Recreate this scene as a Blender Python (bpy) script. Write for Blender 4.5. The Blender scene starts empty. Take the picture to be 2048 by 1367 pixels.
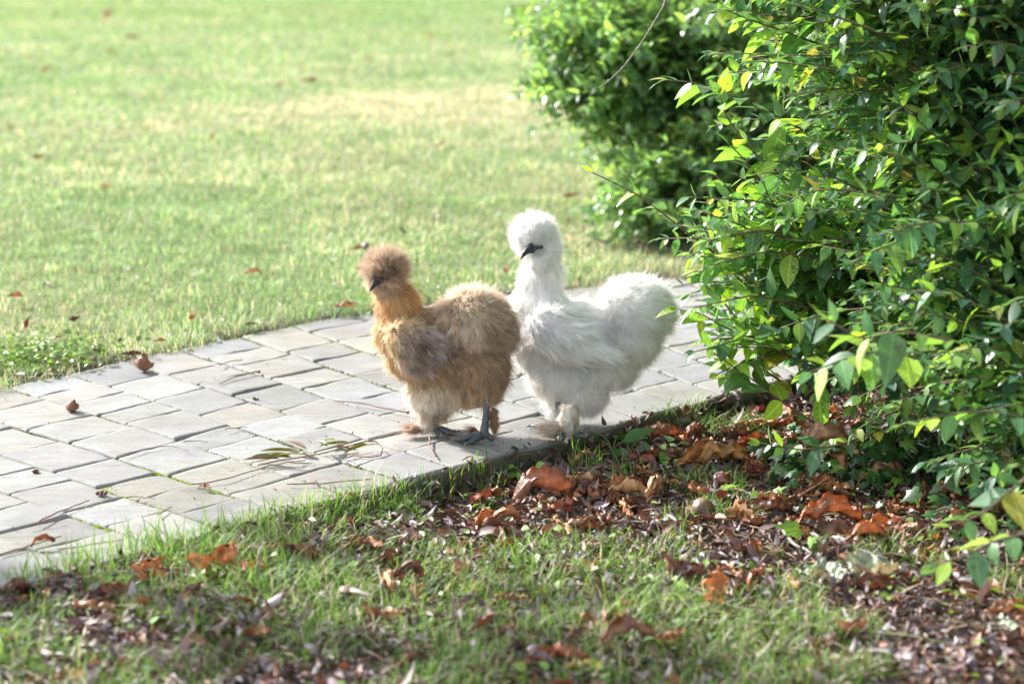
import bpy, math, random
import numpy as np
from mathutils import Vector

S = bpy.context.scene
COL = S.collection
R = math.radians
rng = np.random.default_rng(7)
random.seed(7)

# ------------------------------------------------------------------ camera, sky, sun, exposure
FPX, CH = 3982.0, 0.86
TH = math.atan((683.5 + 133) / FPX)
cam_d = bpy.data.cameras.new('camera')
cam = bpy.data.objects.new('camera', cam_d)
COL.objects.link(cam)
cam.location = (0, 0, CH)
cam.rotation_euler = (math.pi / 2 - TH, 0, 0)
cam_d.sensor_width = 36
cam_d.lens = FPX / 2048 * 36
cam_d.clip_start = 0.05
cam_d.clip_end = 2000
cam_d.dof.use_dof = True
cam_d.dof.focus_distance = 3.40
cam_d.dof.aperture_fstop = 4.0
S.camera = cam

SUN = Vector((-0.66, 0.50, 0.56)).normalized()        # towards the sun
w = bpy.data.worlds.new('World')
S.world = w
w.use_nodes = True
nt = w.node_tree
bg = nt.nodes['Background']
sky = nt.nodes.new('ShaderNodeTexSky')
sky.sky_type = 'NISHITA'
sky.sun_disc = False
sky.sun_elevation = math.asin(SUN.z)
sky.sun_rotation = math.atan2(SUN.x, SUN.y)
sky.dust_density = 2.0
hs = nt.nodes.new('ShaderNodeHueSaturation')
hs.inputs['Saturation'].default_value = 0.36
nt.links.new(sky.outputs[0], hs.inputs['Color'])
nt.links.new(hs.outputs[0], bg.inputs[0])
bg.inputs[1].default_value = 0.15
sd = bpy.data.lights.new('sun', 'SUN')
sd.energy = 4.0
sd.angle = R(0.5)
sd.color = (1.0, 0.97, 0.93)
so = bpy.data.objects.new('sun', sd)
COL.objects.link(so)
so.rotation_euler = SUN.to_track_quat('Z', 'Y').to_euler()
so.location = SUN * 20
S.view_settings.view_transform = 'Standard'
S.view_settings.look = 'None'
S.view_settings.exposure = 1.62
S.view_settings.gamma = 1
S.cycles.max_bounces = 8
S.cycles.transmission_bounces = 6
S.cycles.transparent_max_bounces = 8
S.cycles.use_denoising = True
S.cycles.sample_clamp_indirect = 6


# ------------------------------------------------------------------ measuring helpers
def ray(px, py):
    a, b = (px - 1024) / FPX, -(py - 683.5) / FPX
    return np.array([a, math.cos(TH) + b * math.sin(TH), -math.sin(TH) + b * math.cos(TH)])


def P(px, py, Y):
    d = ray(px, py)
    return d / d[1] * Y + np.array([0, 0, CH])


def G(px, py, z=0.0):
    d = ray(px, py)
    return d * ((z - CH) / d[2]) + np.array([0, 0, CH])


def noise2(x, y, scale, seed=0):
    """smooth value noise 0..1 on arrays"""
    x = np.asarray(x, float) * scale + seed * 17.3 + 1000
    y = np.asarray(y, float) * scale + seed * 9.1 + 1000
    xi, yi = np.floor(x).astype(np.int64), np.floor(y).astype(np.int64)
    fx, fy = x - xi, y - yi
    fx, fy = fx * fx * (3 - 2 * fx), fy * fy * (3 - 2 * fy)

    def h(a, b):
        n = (a * 374761393 + b * 668265263 + seed * 144665) & 0xffffffff
        n = ((n ^ (n >> 13)) * 1274126177) & 0xffffffff
        return ((n ^ (n >> 16)) & 0xffff) / 65535.0
    return (h(xi, yi) * (1 - fx) + h(xi + 1, yi) * fx) * (1 - fy) + (h(xi, yi + 1) * (1 - fx) + h(xi + 1, yi + 1) * fx) * fy


def nrm(a):
    a = np.asarray(a, float)
    return a / np.maximum(np.linalg.norm(a, axis=-1, keepdims=True), 1e-9)


# ------------------------------------------------------------------ object helpers
def tag(o, label=None, cat=None, group=None, kind=None):
    if label: o['label'] = label
    if cat: o['category'] = cat
    if group: o['group'] = group
    if kind: o['kind'] = kind
    return o


def link(name, me, mat=None, parent=None):
    o = bpy.data.objects.new(name, me)
    COL.objects.link(o)
    if mat is not None: me.materials.append(mat)
    if parent is not None:
        o.parent = parent
        o.matrix_parent_inverse = parent.matrix_basis.inverted() if parent.type == 'EMPTY' else o.matrix_parent_inverse
    return o


def empty(name, loc):
    o = bpy.data.objects.new(name, None)
    COL.objects.link(o)
    o.location = Vector([float(v) for v in loc])
    return o


def mesh_np(name, verts, quads=None, tris=None, col=None, uv=None, smooth=True):
    """mesh from arrays; col per vertex (n,3), uv per vertex (n,2)"""
    verts = np.asarray(verts, np.float32).reshape(-1, 3)
    q = np.zeros((0, 4), np.int32) if quads is None or len(quads) == 0 else np.asarray(quads, np.int32)
    t = np.zeros((0, 3), np.int32) if tris is None or len(tris) == 0 else np.asarray(tris, np.int32)
    me = bpy.data.meshes.new(name)
    me.vertices.add(len(verts))
    me.vertices.foreach_set('co', verts.ravel())
    loops = np.concatenate([q.ravel(), t.ravel()]).astype(np.int32)
    me.loops.add(len(loops))
    me.loops.foreach_set('vertex_index', loops)
    nq, n3 = len(q), len(t)
    me.polygons.add(nq + n3)
    starts = np.concatenate([np.arange(nq) * 4, nq * 4 + np.arange(n3) * 3]).astype(np.int32)
    me.polygons.foreach_set('loop_start', starts)
    if smooth:
        me.polygons.foreach_set('use_smooth', np.ones(nq + n3, bool))
    if uv is not None:
        l = me.uv_layers.new(name='UVMap')
        l.data.foreach_set('uv', np.asarray(uv, np.float32)[loops].ravel())
    if col is not None:
        a = me.color_attributes.new('tint', 'FLOAT_COLOR', 'POINT')
        c = np.ones((len(verts), 4), np.float32)
        c[:, :3] = col
        a.data.foreach_set('color', c.ravel())
    me.update(calc_edges=True)
    return me


class MB:
    """collects pieces of geometry for one mesh"""
    def __init__(s): s.v, s.q, s.t, s.c, s.u, s.n = [], [], [], [], [], 0

    def add(s, v, q=None, t=None, c=(1, 1, 1), u=None):
        v = np.asarray(v, float).reshape(-1, 3)
        s.v.append(v)
        if q is not None and len(q): s.q.append(np.asarray(q) + s.n)
        if t is not None and len(t): s.t.append(np.asarray(t) + s.n)
        cc = np.empty((len(v), 3)); cc[:] = c
        s.c.append(cc)
        s.u.append(np.zeros((len(v), 2)) if u is None else u)
        s.n += len(v)

    def tube(s, pts, rad, k=6, c=(1, 1, 1)):
        pts = np.asarray(pts, float); n = len(pts)
        rad = np.full(n, rad) if np.isscalar(rad) else np.asarray(rad, float)
        T = nrm(np.gradient(pts, axis=0))
        up = np.array([0.13, 0.21, 0.97])
        if abs(np.dot(T[0], up)) > .9: up = np.array([1., 0, 0.1])
        V = []
        N = nrm(np.cross(T[0], up))
        for i in range(n):
            N = nrm(N - T[i] * np.dot(N, T[i])); B = np.cross(T[i], N)
            a = np.arange(k) / k * 2 * math.pi
            V.append(pts[i] + rad[i] * (np.cos(a)[:, None] * N + np.sin(a)[:, None] * B))
        V = np.concatenate(V + [pts[:1] - T[:1] * rad[0] * .5, pts[-1:] + T[-1:] * rad[-1] * .5])
        i, j = np.meshgrid(np.arange(n - 1), np.arange(k), indexing='ij')
        i, j = i.ravel(), j.ravel(); j2 = (j + 1) % k
        q = np.stack([i * k + j, i * k + j2, (i + 1) * k + j2, (i + 1) * k + j], 1)
        a = np.arange(k)
        t = np.concatenate([np.stack([(a + 1) % k, a, np.full(k, n * k)], 1), np.stack([(n - 1) * k + a, (n - 1) * k + (a + 1) % k, np.full(k, n * k + 1)], 1)])
        s.add(V, q, t, c)

    def sphere(s, c0, r, rot=None, c=(1, 1, 1), nu=16, nv=10, bump=0, seed=0):
        r = np.full(3, r) if np.isscalar(r) else np.asarray(r, float)
        ph = np.linspace(0, math.pi, nv + 1)[1:-1]
        a = np.arange(nu) / nu * 2 * math.pi
        V = np.stack([np.outer(np.sin(ph), np.cos(a)).ravel(), np.outer(np.sin(ph), np.sin(a)).ravel(), np.repeat(np.cos(ph), nu)], 1)
        V = np.concatenate([V, [[0, 0, 1], [0, 0, -1]]])
        if bump: V = V * (1 + bump * (noise2(V[:, 0] + V[:, 2] * 1.3, V[:, 1] - V[:, 2] * .7, 2.5, seed)[:, None] - .5))
        V = V * r
        if rot is not None: V = V @ np.array(rot).T
        m = len(ph)
        i, j = np.meshgrid(np.arange(m - 1), np.arange(nu), indexing='ij'); i, j = i.ravel(), j.ravel(); j2 = (j + 1) % nu
        q = np.stack([i * nu + j, (i + 1) * nu + j, (i + 1) * nu + j2, i * nu + j2], 1)
        b = np.arange(nu)
        t = np.concatenate([np.stack([b, (b + 1) % nu, np.full(nu, m * nu)], 1), np.stack([(m - 1) * nu + (b + 1) % nu, (m - 1) * nu + b, np.full(nu, m * nu + 1)], 1)])
        s.add(V + np.asarray(c0), q, t, c)

    def build(s, name, mat, parent=None, smooth=True):
        me = mesh_np(name, np.concatenate(s.v), np.concatenate(s.q) if s.q else None, np.concatenate(s.t) if s.t else None,
                     np.concatenate(s.c), np.concatenate(s.u), smooth)
        return link(name, me, mat, parent)


def scatter(tv, tq, tt, pos, M, col, tu=None, tshade=None):
    """copies a template to many positions: tv (V,3), M (N,3,3) columns = axes, col (N,3)"""
    N, V = len(pos), len(tv)
    v = np.einsum('nij,vj->nvi', M, tv) + pos[:, None, :]
    off = (np.arange(N) * V)[:, None, None]
    q = (tq[None] + off).reshape(-1, 4) if tq is not None and len(tq) else None
    t = (tt[None] + off).reshape(-1, 3) if tt is not None and len(tt) else None
    c = np.repeat(col[:, None, :], V, 1)
    if tshade is not None: c = c * tshade[None, :, None]
    u = None if tu is None else np.tile(tu, (N, 1))
    return v.reshape(-1, 3), q, t, c.reshape(-1, 3), u


def basis(axis, normal):
    """(N,3,3) matrices whose columns are side, axis, normal"""
    y = nrm(axis); x = nrm(np.cross(y, normal)); z = np.cross(x, y)
    return np.stack([x, y, z], -1)


# ------------------------------------------------------------------ materials
def new_mat(name):
    m = bpy.data.materials.new(name); m.use_nodes = True
    n = m.node_tree.nodes; n.clear()
    out = n.new('ShaderNodeOutputMaterial')
    return m, m.node_tree, n, m.node_tree.links, out


def leafy(name, rough=0.45, trans=0.4, spec=0.5, tcol=(1.15, 1.25, 0.45), noise=0.25, veins=False, nscale=60, spots=0, bump=0):
    """thin tinted sheet: diffuse + gloss + light that comes through"""
    m, t, n, l, out = new_mat(name)
    at = n.new('ShaderNodeAttribute'); at.attribute_name = 'tint'
    tc = n.new('ShaderNodeTexCoord')
    nz = n.new('ShaderNodeTexNoise'); nz.inputs['Scale'].default_value = nscale; nz.inputs['Detail'].default_value = 4
    l.new(tc.outputs['Object'], nz.inputs['Vector'])
    mr = n.new('ShaderNodeMapRange'); mr.inputs[1].default_value = .3; mr.inputs[2].default_value = .7
    mr.inputs[3].default_value = 1 - noise; mr.inputs[4].default_value = 1 + noise
    l.new(nz.outputs[0], mr.inputs[0])
    mul = n.new('ShaderNodeVectorMath'); mul.operation = 'SCALE'
    l.new(at.outputs['Color'], mul.inputs[0]); l.new(mr.outputs[0], mul.inputs['Scale'])
    c = mul.outputs[0]
    if veins:
        uv = n.new('ShaderNodeUVMap'); uv.uv_map = 'UVMap'
        sx = n.new('ShaderNodeSeparateXYZ'); l.new(uv.outputs[0], sx.inputs[0])
        ab = n.new('ShaderNodeMath'); ab.operation = 'ABSOLUTE'; l.new(sx.outputs[0], ab.inputs[0])
        mv = n.new('ShaderNodeMapRange'); mv.inputs[1].default_value = 0.0; mv.inputs[2].default_value = 0.12
        mv.inputs[3].default_value = 1.5; mv.inputs[4].default_value = 1.0
        l.new(ab.outputs[0], mv.inputs[0])
        # side veins: stripes along v shifted by |u|
        ad = n.new('ShaderNodeMath'); ad.operation = 'MULTIPLY_ADD'; ad.inputs[1].default_value = -0.35; l.new(ab.outputs[0], ad.inputs[0]); l.new(sx.outputs[1], ad.inputs[2])
        sn = n.new('ShaderNodeMath'); sn.operation = 'MULTIPLY'; sn.inputs[1].default_value = 44; l.new(ad.outputs[0], sn.inputs[0])
        si = n.new('ShaderNodeMath'); si.operation = 'SINE'; l.new(sn.outputs[0], si.inputs[0])
        ms = n.new('ShaderNodeMapRange'); ms.inputs[1].default_value = .6; ms.inputs[2].default_value = 1; ms.inputs[3].default_value = 1; ms.inputs[4].default_value = 1.22
        l.new(si.outputs[0], ms.inputs[0])
        mm = n.new('ShaderNodeMath'); mm.operation = 'MULTIPLY'; l.new(mv.outputs[0], mm.inputs[0]); l.new(ms.outputs[0], mm.inputs[1])
        m2 = n.new('ShaderNodeVectorMath'); m2.operation = 'SCALE'; l.new(c, m2.inputs[0]); l.new(mm.outputs[0], m2.inputs['Scale'])
        c = m2.outputs[0]
    if spots:
        n3 = n.new('ShaderNodeTexNoise'); n3.inputs['Scale'].default_value = 260; n3.inputs['Detail'].default_value = 2
        l.new(tc.outputs['Object'], n3.inputs['Vector'])
        n4 = n.new('ShaderNodeTexNoise'); n4.inputs['Scale'].default_value = 14; l.new(tc.outputs['Object'], n4.inputs['Vector'])
        mu = n.new('ShaderNodeMath'); mu.operation = 'MULTIPLY'; l.new(n3.outputs[0], mu.inputs[0]); l.new(n4.outputs[0], mu.inputs[1])
        m5 = n.new('ShaderNodeMapRange'); m5.inputs[1].default_value = .36; m5.inputs[2].default_value = .40; m5.inputs[3].default_value = 0; m5.inputs[4].default_value = spots
        l.new(mu.outputs[0], m5.inputs[0])
        mx = n.new('ShaderNodeMix'); mx.data_type = 'RGBA'
        l.new(m5.outputs[0], mx.inputs[0]); l.new(c, mx.inputs[6]); mx.inputs[7].default_value = (.10, .06, .02, 1)
        c = mx.outputs[2]
    p = n.new('ShaderNodeBsdfPrincipled')
    p.inputs['Roughness'].default_value = rough; p.inputs['Specular IOR Level'].default_value = spec
    l.new(c, p.inputs['Base Color'])
    if bump:
        bn_ = n.new('ShaderNodeTexNoise'); bn_.inputs['Scale'].default_value = 170; bn_.inputs['Detail'].default_value = 3; l.new(tc.outputs['Object'], bn_.inputs['Vector'])
        b1 = n.new('ShaderNodeBump'); b1.inputs['Strength'].default_value = bump; b1.inputs['Distance'].default_value = .003; l.new(bn_.outputs[0], b1.inputs['Height'])
        b2 = n.new('ShaderNodeBump'); b2.inputs['Strength'].default_value = bump * .6; b2.inputs['Distance'].default_value = .0015; l.new(si.outputs[0], b2.inputs['Height']); l.new(b1.outputs[0], b2.inputs['Normal'])
        l.new(b2.outputs[0], p.inputs['Normal'])
    if trans > 0:
        tr = n.new('ShaderNodeBsdfTranslucent')
        vm = n.new('ShaderNodeVectorMath'); vm.operation = 'MULTIPLY'; vm.inputs[1].default_value = tcol
        l.new(c, vm.inputs[0]); l.new(vm.outputs[0], tr.inputs['Color'])
        mix = n.new('ShaderNodeMixShader'); mix.inputs[0].default_value = trans
        l.new(p.outputs[0], mix.inputs[1]); l.new(tr.outputs[0], mix.inputs[2]); l.new(mix.outputs[0], out.inputs[0])
    else:
        l.new(p.outputs[0], out.inputs[0])
    return m


def solid(name, c1, c2=None, rough=.6, scale=40, spec=.5, bump=0, coat=0, detail=6, dist=.002, stretch=None):
    m, t, n, l, out = new_mat(name)
    p = n.new('ShaderNodeBsdfPrincipled'); p.inputs['Roughness'].default_value = rough; p.inputs['Specular IOR Level'].default_value = spec
    p.inputs['Coat Weight'].default_value = coat; p.inputs['Coat Roughness'].default_value = .08
    tc = n.new('ShaderNodeTexCoord'); nz = n.new('ShaderNodeTexNoise'); nz.inputs['Scale'].default_value = scale; nz.inputs['Detail'].default_value = detail
    src = tc.outputs['Object']
    if stretch:
        mp = n.new('ShaderNodeMapping'); mp.inputs['Scale'].default_value = stretch; l.new(src, mp.inputs[0]); src = mp.outputs[0]
    l.new(src, nz.inputs['Vector'])
    r = n.new('ShaderNodeValToRGB'); r.color_ramp.elements[0].position = .35; r.color_ramp.elements[1].position = .65
    r.color_ramp.elements[0].color = (*c1, 1); r.color_ramp.elements[1].color = (*(c2 or c1), 1)
    l.new(nz.outputs[0], r.inputs[0]); l.new(r.outputs[0], p.inputs['Base Color'])
    if bump:
        b = n.new('ShaderNodeBump'); b.inputs['Strength'].default_value = bump; b.inputs['Distance'].default_value = dist
        l.new(nz.outputs[0], b.inputs['Height']); l.new(b.outputs[0], p.inputs['Normal'])
    l.new(p.outputs[0], out.inputs[0])
    return m


def mat_plumage(name):
    m, t, n, l, out = new_mat(name)
    at = n.new('ShaderNodeAttribute'); at.attribute_name = 'tint'
    d = n.new('ShaderNodeBsdfPrincipled'); d.inputs['Roughness'].default_value = .55; d.inputs['Specular IOR Level'].default_value = .35
    l.new(at.outputs['Color'], d.inputs['Base Color'])
    tr = n.new('ShaderNodeBsdfTranslucent'); l.new(at.outputs['Color'], tr.inputs['Color'])
    mix = n.new('ShaderNodeMixShader'); mix.inputs[0].default_value = .46
    l.new(d.outputs[0], mix.inputs[1]); l.new(tr.outputs[0], mix.inputs[2]); l.new(mix.outputs[0], out.inputs[0])
    return m


def mat_ground():
    m, t, n, l, out = new_mat('soil')
    p = n.new('ShaderNodeBsdfPrincipled'); p.inputs['Roughness'].default_value = .95; p.inputs['Specular IOR Level'].default_value = .15
    at = n.new('ShaderNodeAttribute'); at.attribute_name = 'tint'
    tc = n.new('ShaderNodeTexCoord')
    nz = n.new('ShaderNodeTexNoise'); nz.inputs['Scale'].default_value = 45; nz.inputs['Detail'].default_value = 8; nz.inputs['Roughness'].default_value = .7
    l.new(tc.outputs['Object'], nz.inputs['Vector'])
    mr = n.new('ShaderNodeMapRange'); mr.inputs[1].default_value = .3; mr.inputs[2].default_value = .7; mr.inputs[3].default_value = .45; mr.inputs[4].default_value = 1.6
    l.new(nz.outputs[0], mr.inputs[0])
    s = n.new('ShaderNodeVectorMath'); s.operation = 'SCALE'; l.new(at.outputs['Color'], s.inputs[0]); l.new(mr.outputs[0], s.inputs['Scale'])
    l.new(s.outputs[0], p.inputs['Base Color'])
    b = n.new('ShaderNodeBump'); b.inputs['Strength'].default_value = .8; b.inputs['Distance'].default_value = .01
    l.new(nz.outputs[0], b.inputs['Height']); l.new(b.outputs[0], p.inputs['Normal']); l.new(p.outputs[0], out.inputs[0])
    return m


def mat_stone():
    m, t, n, l, out = new_mat('sandstone')
    p = n.new('ShaderNodeBsdfPrincipled'); p.inputs['Roughness'].default_value = .8; p.inputs['Specular IOR Level'].default_value = .35
    at = n.new('ShaderNodeAttribute'); at.attribute_name = 'tint'
    tc = n.new('ShaderNodeTexCoord')
    n1 = n.new('ShaderNodeTexNoise'); n1.inputs['Scale'].default_value = 9; n1.inputs['Detail'].default_value = 8; n1.inputs['Roughness'].default_value = .65; n1.inputs['Distortion'].default_value = .4
    n2 = n.new('ShaderNodeTexNoise'); n2.inputs['Scale'].default_value = 300; n2.inputs['Detail'].default_value = 4
    # riven layering: ridges elongated across the path
    mp = n.new('ShaderNodeMapping'); mp.inputs['Rotation'].default_value = (0, 0, R(-42)); mp.inputs['Scale'].default_value = (5, 26, 5)
    n3 = n.new('ShaderNodeTexNoise'); n3.inputs['Scale'].default_value = 1.0; n3.inputs['Detail'].default_value = 5; n3.inputs['Distortion'].default_value = .6
    for q in (n1, n2): l.new(tc.outputs['Object'], q.inputs['Vector'])
    l.new(tc.outputs['Object'], mp.inputs[0]); l.new(mp.outputs[0], n3.inputs['Vector'])
    mr = n.new('ShaderNodeMapRange'); mr.inputs[1].default_value = .3; mr.inputs[2].default_value = .7; mr.inputs[3].default_value = .80; mr.inputs[4].default_value = 1.13
    l.new(n1.outputs[0], mr.inputs[0])
    mr2 = n.new('ShaderNodeMapRange'); mr2.inputs[1].default_value = .35; mr2.inputs[2].default_value = .65; mr2.inputs[3].default_value = .86; mr2.inputs[4].default_value = 1.12
    l.new(n2.outputs[0], mr2.inputs[0])
    mu = n.new('ShaderNodeMath'); mu.operation = 'MULTIPLY'; l.new(mr.outputs[0], mu.inputs[0]); l.new(mr2.outputs[0], mu.inputs[1])
    # thin dark splits
    cr = n.new('ShaderNodeMapRange'); cr.inputs[1].default_value = .0; cr.inputs[2].default_value = .012; cr.inputs[3].default_value = .55; cr.inputs[4].default_value = 1
    sb = n.new('ShaderNodeMath'); sb.operation = 'SUBTRACT'; sb.inputs[1].default_value = .57; l.new(n3.outputs[0], sb.inputs[0])
    ab = n.new('ShaderNodeMath'); ab.operation = 'ABSOLUTE'; l.new(sb.outputs[0], ab.inputs[0]); l.new(ab.outputs[0], cr.inputs[0])
    gate = n.new('ShaderNodeMapRange'); gate.inputs[1].default_value = .5; gate.inputs[2].default_value = .56; l.new(n1.outputs[0], gate.inputs[0])
    gm = n.new('ShaderNodeMix'); gm.inputs[2].default_value = 1.0
    l.new(gate.outputs[0], gm.inputs[0]); l.new(cr.outputs[0], gm.inputs[3])
    mu2 = n.new('ShaderNodeMath'); mu2.operation = 'MULTIPLY'; l.new(mu.outputs[0], mu2.inputs[0]); l.new(gm.outputs[0], mu2.inputs[1])
    s = n.new('ShaderNodeVectorMath'); s.operation = 'SCALE'; l.new(at.outputs['Color'], s.inputs[0]); l.new(mu2.outputs[0], s.inputs['Scale'])
    na = n.new('ShaderNodeTexNoise'); na.inputs['Scale'].default_value = 3.2; na.inputs['Detail'].default_value = 6; na.inputs['Roughness'].default_value = .65; l.new(tc.outputs['Object'], na.inputs['Vector'])
    ma = n.new('ShaderNodeMapRange'); ma.inputs[1].default_value = .42; ma.inputs[2].default_value = .68; ma.inputs[4].default_value = .55; l.new(na.outputs[0], ma.inputs[0])
    mx = n.new('ShaderNodeMix'); mx.data_type = 'RGBA'; mx.blend_type = 'MULTIPLY'; mx.inputs[7].default_value = (.80, .80, .56, 1)
    l.new(ma.outputs[0], mx.inputs[0]); l.new(s.outputs[0], mx.inputs[6])
    nd = n.new('ShaderNodeTexNoise'); nd.inputs['Scale'].default_value = 55; nd.inputs['Detail'].default_value = 7; nd.inputs['Roughness'].default_value = .75; l.new(tc.outputs['Object'], nd.inputs['Vector'])
    md = n.new('ShaderNodeMapRange'); md.inputs[1].default_value = .60; md.inputs[2].default_value = .70; md.inputs[4].default_value = .6; l.new(nd.outputs[0], md.inputs[0])
    my = n.new('ShaderNodeMix'); my.data_type = 'RGBA'; my.blend_type = 'MULTIPLY'; my.inputs[7].default_value = (.5, .48, .42, 1)
    l.new(md.outputs[0], my.inputs[0]); l.new(mx.outputs[2], my.inputs[6])
    l.new(my.outputs[2], p.inputs['Base Color'])
    b1 = n.new('ShaderNodeBump'); b1.inputs['Strength'].default_value = .7; b1.inputs['Distance'].default_value = .006; l.new(n3.outputs[0], b1.inputs['Height'])
    b2 = n.new('ShaderNodeBump'); b2.inputs['Strength'].default_value = .5; b2.inputs['Distance'].default_value = .0012; l.new(n2.outputs[0], b2.inputs['Height']); l.new(b1.outputs[0], b2.inputs['Normal'])
    l.new(b2.outputs[0], p.inputs['Normal']); l.new(p.outputs[0], out.inputs[0])
    return m


M_GRASS = leafy('grass_blade', .5, .42, .4, (1.1, 1.15, .65), .2)
M_LEAF = leafy('shrub_leaf', .38, .48, .8, (1.3, 1.35, .5), .15, veins=True, spots=.8)
M_BACKLEAF = leafy('shrub_leaf_far', .34, .54, 1.0, (1.35, 1.35, .6), .15)
M_IVY = leafy('ivy_leaf', .28, .2, .6, (1.4, 1.5, .4), .2, veins=True)
M_DRY = leafy('dry_leaf', .45, .16, .4, (1.5, .85, .45), .4, veins=True, nscale=90, bump=.8)
M_LITTER = leafy('litter_leaf', .5, .1, .45, (1.2, .8, .5), .3)
M_WEED = leafy('weed_leaf', .45, .35, .4, (1.3, 1.3, .4), .2)
M_TWIG = solid('twig_bark', (.11, .055, .04), (.22, .12, .09), .7, 60, bump=.4)
M_GREYTWIG = solid('grey_bark', (.16, .14, .11), (.30, .28, .24), .8, 90, bump=.6)
M_STEM = solid('shrub_stem', (.10, .075, .045), (.20, .16, .10), .8, 60, bump=.5)
M_PLUME = mat_plumage('plumage')
M_STONE = mat_stone()
M_SOIL = mat_ground()

# ------------------------------------------------------------------ path outline
NEAR = np.array([(-1.9, .9), (-1.1, 1.9), (-.685, 2.54), (-.32, 2.93), (-.1, 3.17), (-.012, 3.262), (.188, 3.454), (.438, 3.73), (.62, 3.9), (.85, 4.0), (1.2, 4.05), (1.9, 4.1), (3.2, 4.1)])
FAR = np.array([(-2.8, 1.5), (-1.95, 2.6), (-1.45, 3.2), (-1.05, 3.66), (-.8, 4.0), (-.69, 4.14), (-.436, 4.44), (-.05, 4.74), (.35, 4.98), (.75, 5.08), (1.2, 5.15), (1.9, 5.2), (3.2, 5.2)])
arc = np.concatenate([[0], np.cumsum(np.linalg.norm(np.diff(NEAR, axis=0), axis=1))])


def edge_pt(line, a):
    return np.array([np.interp(a, arc, line[:, 0]), np.interp(a, arc, line[:, 1])])


def path_xy(a, u):
    """a = length along the near edge, u = 0 near edge .. 1 far edge"""
    n, f = edge_pt(NEAR, a), edge_pt(FAR, a)
    return n * (1 - u) + f * u


def seg_dist(x, y, line):
    """distance to a polyline and on which side (positive = right of its direction)"""
    best = np.full(x.shape, 1e9); side = np.zeros(x.shape)
    for a, b in zip(line[:-1], line[1:]):
        d = b - a; L = np.dot(d, d)
        t = np.clip(((x - a[0]) * d[0] + (y - a[1]) * d[1]) / L, 0, 1)
        dx, dy = x - (a[0] + t * d[0]), y - (a[1] + t * d[1])
        r = np.hypot(dx, dy); k = r < best
        best = np.where(k, r, best)
        side = np.where(k, np.sign(d[1] * dx - d[0] * dy), side)
    return best * side


def zones(x, y):
    """dn > 0: on the camera's side of the path; df > 0: on the lawn beyond"""
    return seg_dist(x, y, NEAR), -seg_dist(x, y, FAR)


def height(x, y):
    dn, df = zones(x, y)
    inn, inf = -dn, -df                                          # depth under the stones from either kerb
    dip = np.clip(dn / .02, 0, 1) * np.exp(-np.maximum(dn - .25, 0) / .8)
    right = np.clip((x + .42) / .35, 0, 1)
    z = -.048 * dip * (.15 + .85 * right) + (noise2(x, y, 6, 3) - .5) * .012 + (noise2(x, y, 22, 5) - .5) * .006
    z = np.where((inn > 0) & (inn <= .035), -.048 * (.15 + .85 * right) - .004, z)
    z = np.where((inn > 0) & (inf > 0) & (inf <= .04), -.011, z)
    return np.where((inn > .035) & (inf > .04), -.06, z)


def shrub_shade(x, y):
    return np.exp(-(((x - 1.1) / .75) ** 2 + ((y - 3.2) / .8) ** 2))


# ------------------------------------------------------------------ ground sheet
gx = np.concatenate([-np.geomspace(600, 2.2, 22), np.linspace(-2.1, 2.1, 211), np.geomspace(2.2, 600, 22)])
gy = np.concatenate([-np.geomspace(600, 1, 12), [0, .5, 1, 1.4], np.linspace(1.6, 5.6, 201), np.geomspace(5.7, 900, 40)])
X, Y = np.meshgrid(gx, gy)
Z = height(X, Y)
dnear, dfar = zones(X, Y)
lawn = np.clip(dfar / .12, 0, 1)[..., None]
dry = noise2(X, Y, .9, 11) * .5 + noise2(X, Y, 2.7, 12) * .5
soilc = np.array([.075, .055, .042]) * np.ones((*X.shape, 1))
green = np.array([.09, .15, .045]) * (1 - dry[..., None]) + np.array([.16, .17, .075]) * dry[..., None]
near_green = np.clip((noise2(X, Y, 3, 21) - .35) * 3, 0, 1)[..., None] * (1 - shrub_shade(X, Y))[..., None]
c = soilc * (1 - lawn) * (1 - .5 * near_green) + np.array([.10, .10, .035]) * (1 - lawn) * .5 * near_green + green * lawn
nx, ny = len(gx), len(gy)
i, j = np.meshgrid(np.arange(ny - 1), np.arange(nx - 1), indexing='ij'); i, j = i.ravel(), j.ravel()
q = np.stack([i * nx + j, i * nx + j + 1, (i + 1) * nx + j + 1, (i + 1) * nx + j], 1)
ground = link('ground', mesh_np('ground', np.stack([X, Y, Z], -1), q, col=c.reshape(-1, 3)), M_SOIL)
tag(ground, kind='structure')


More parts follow.
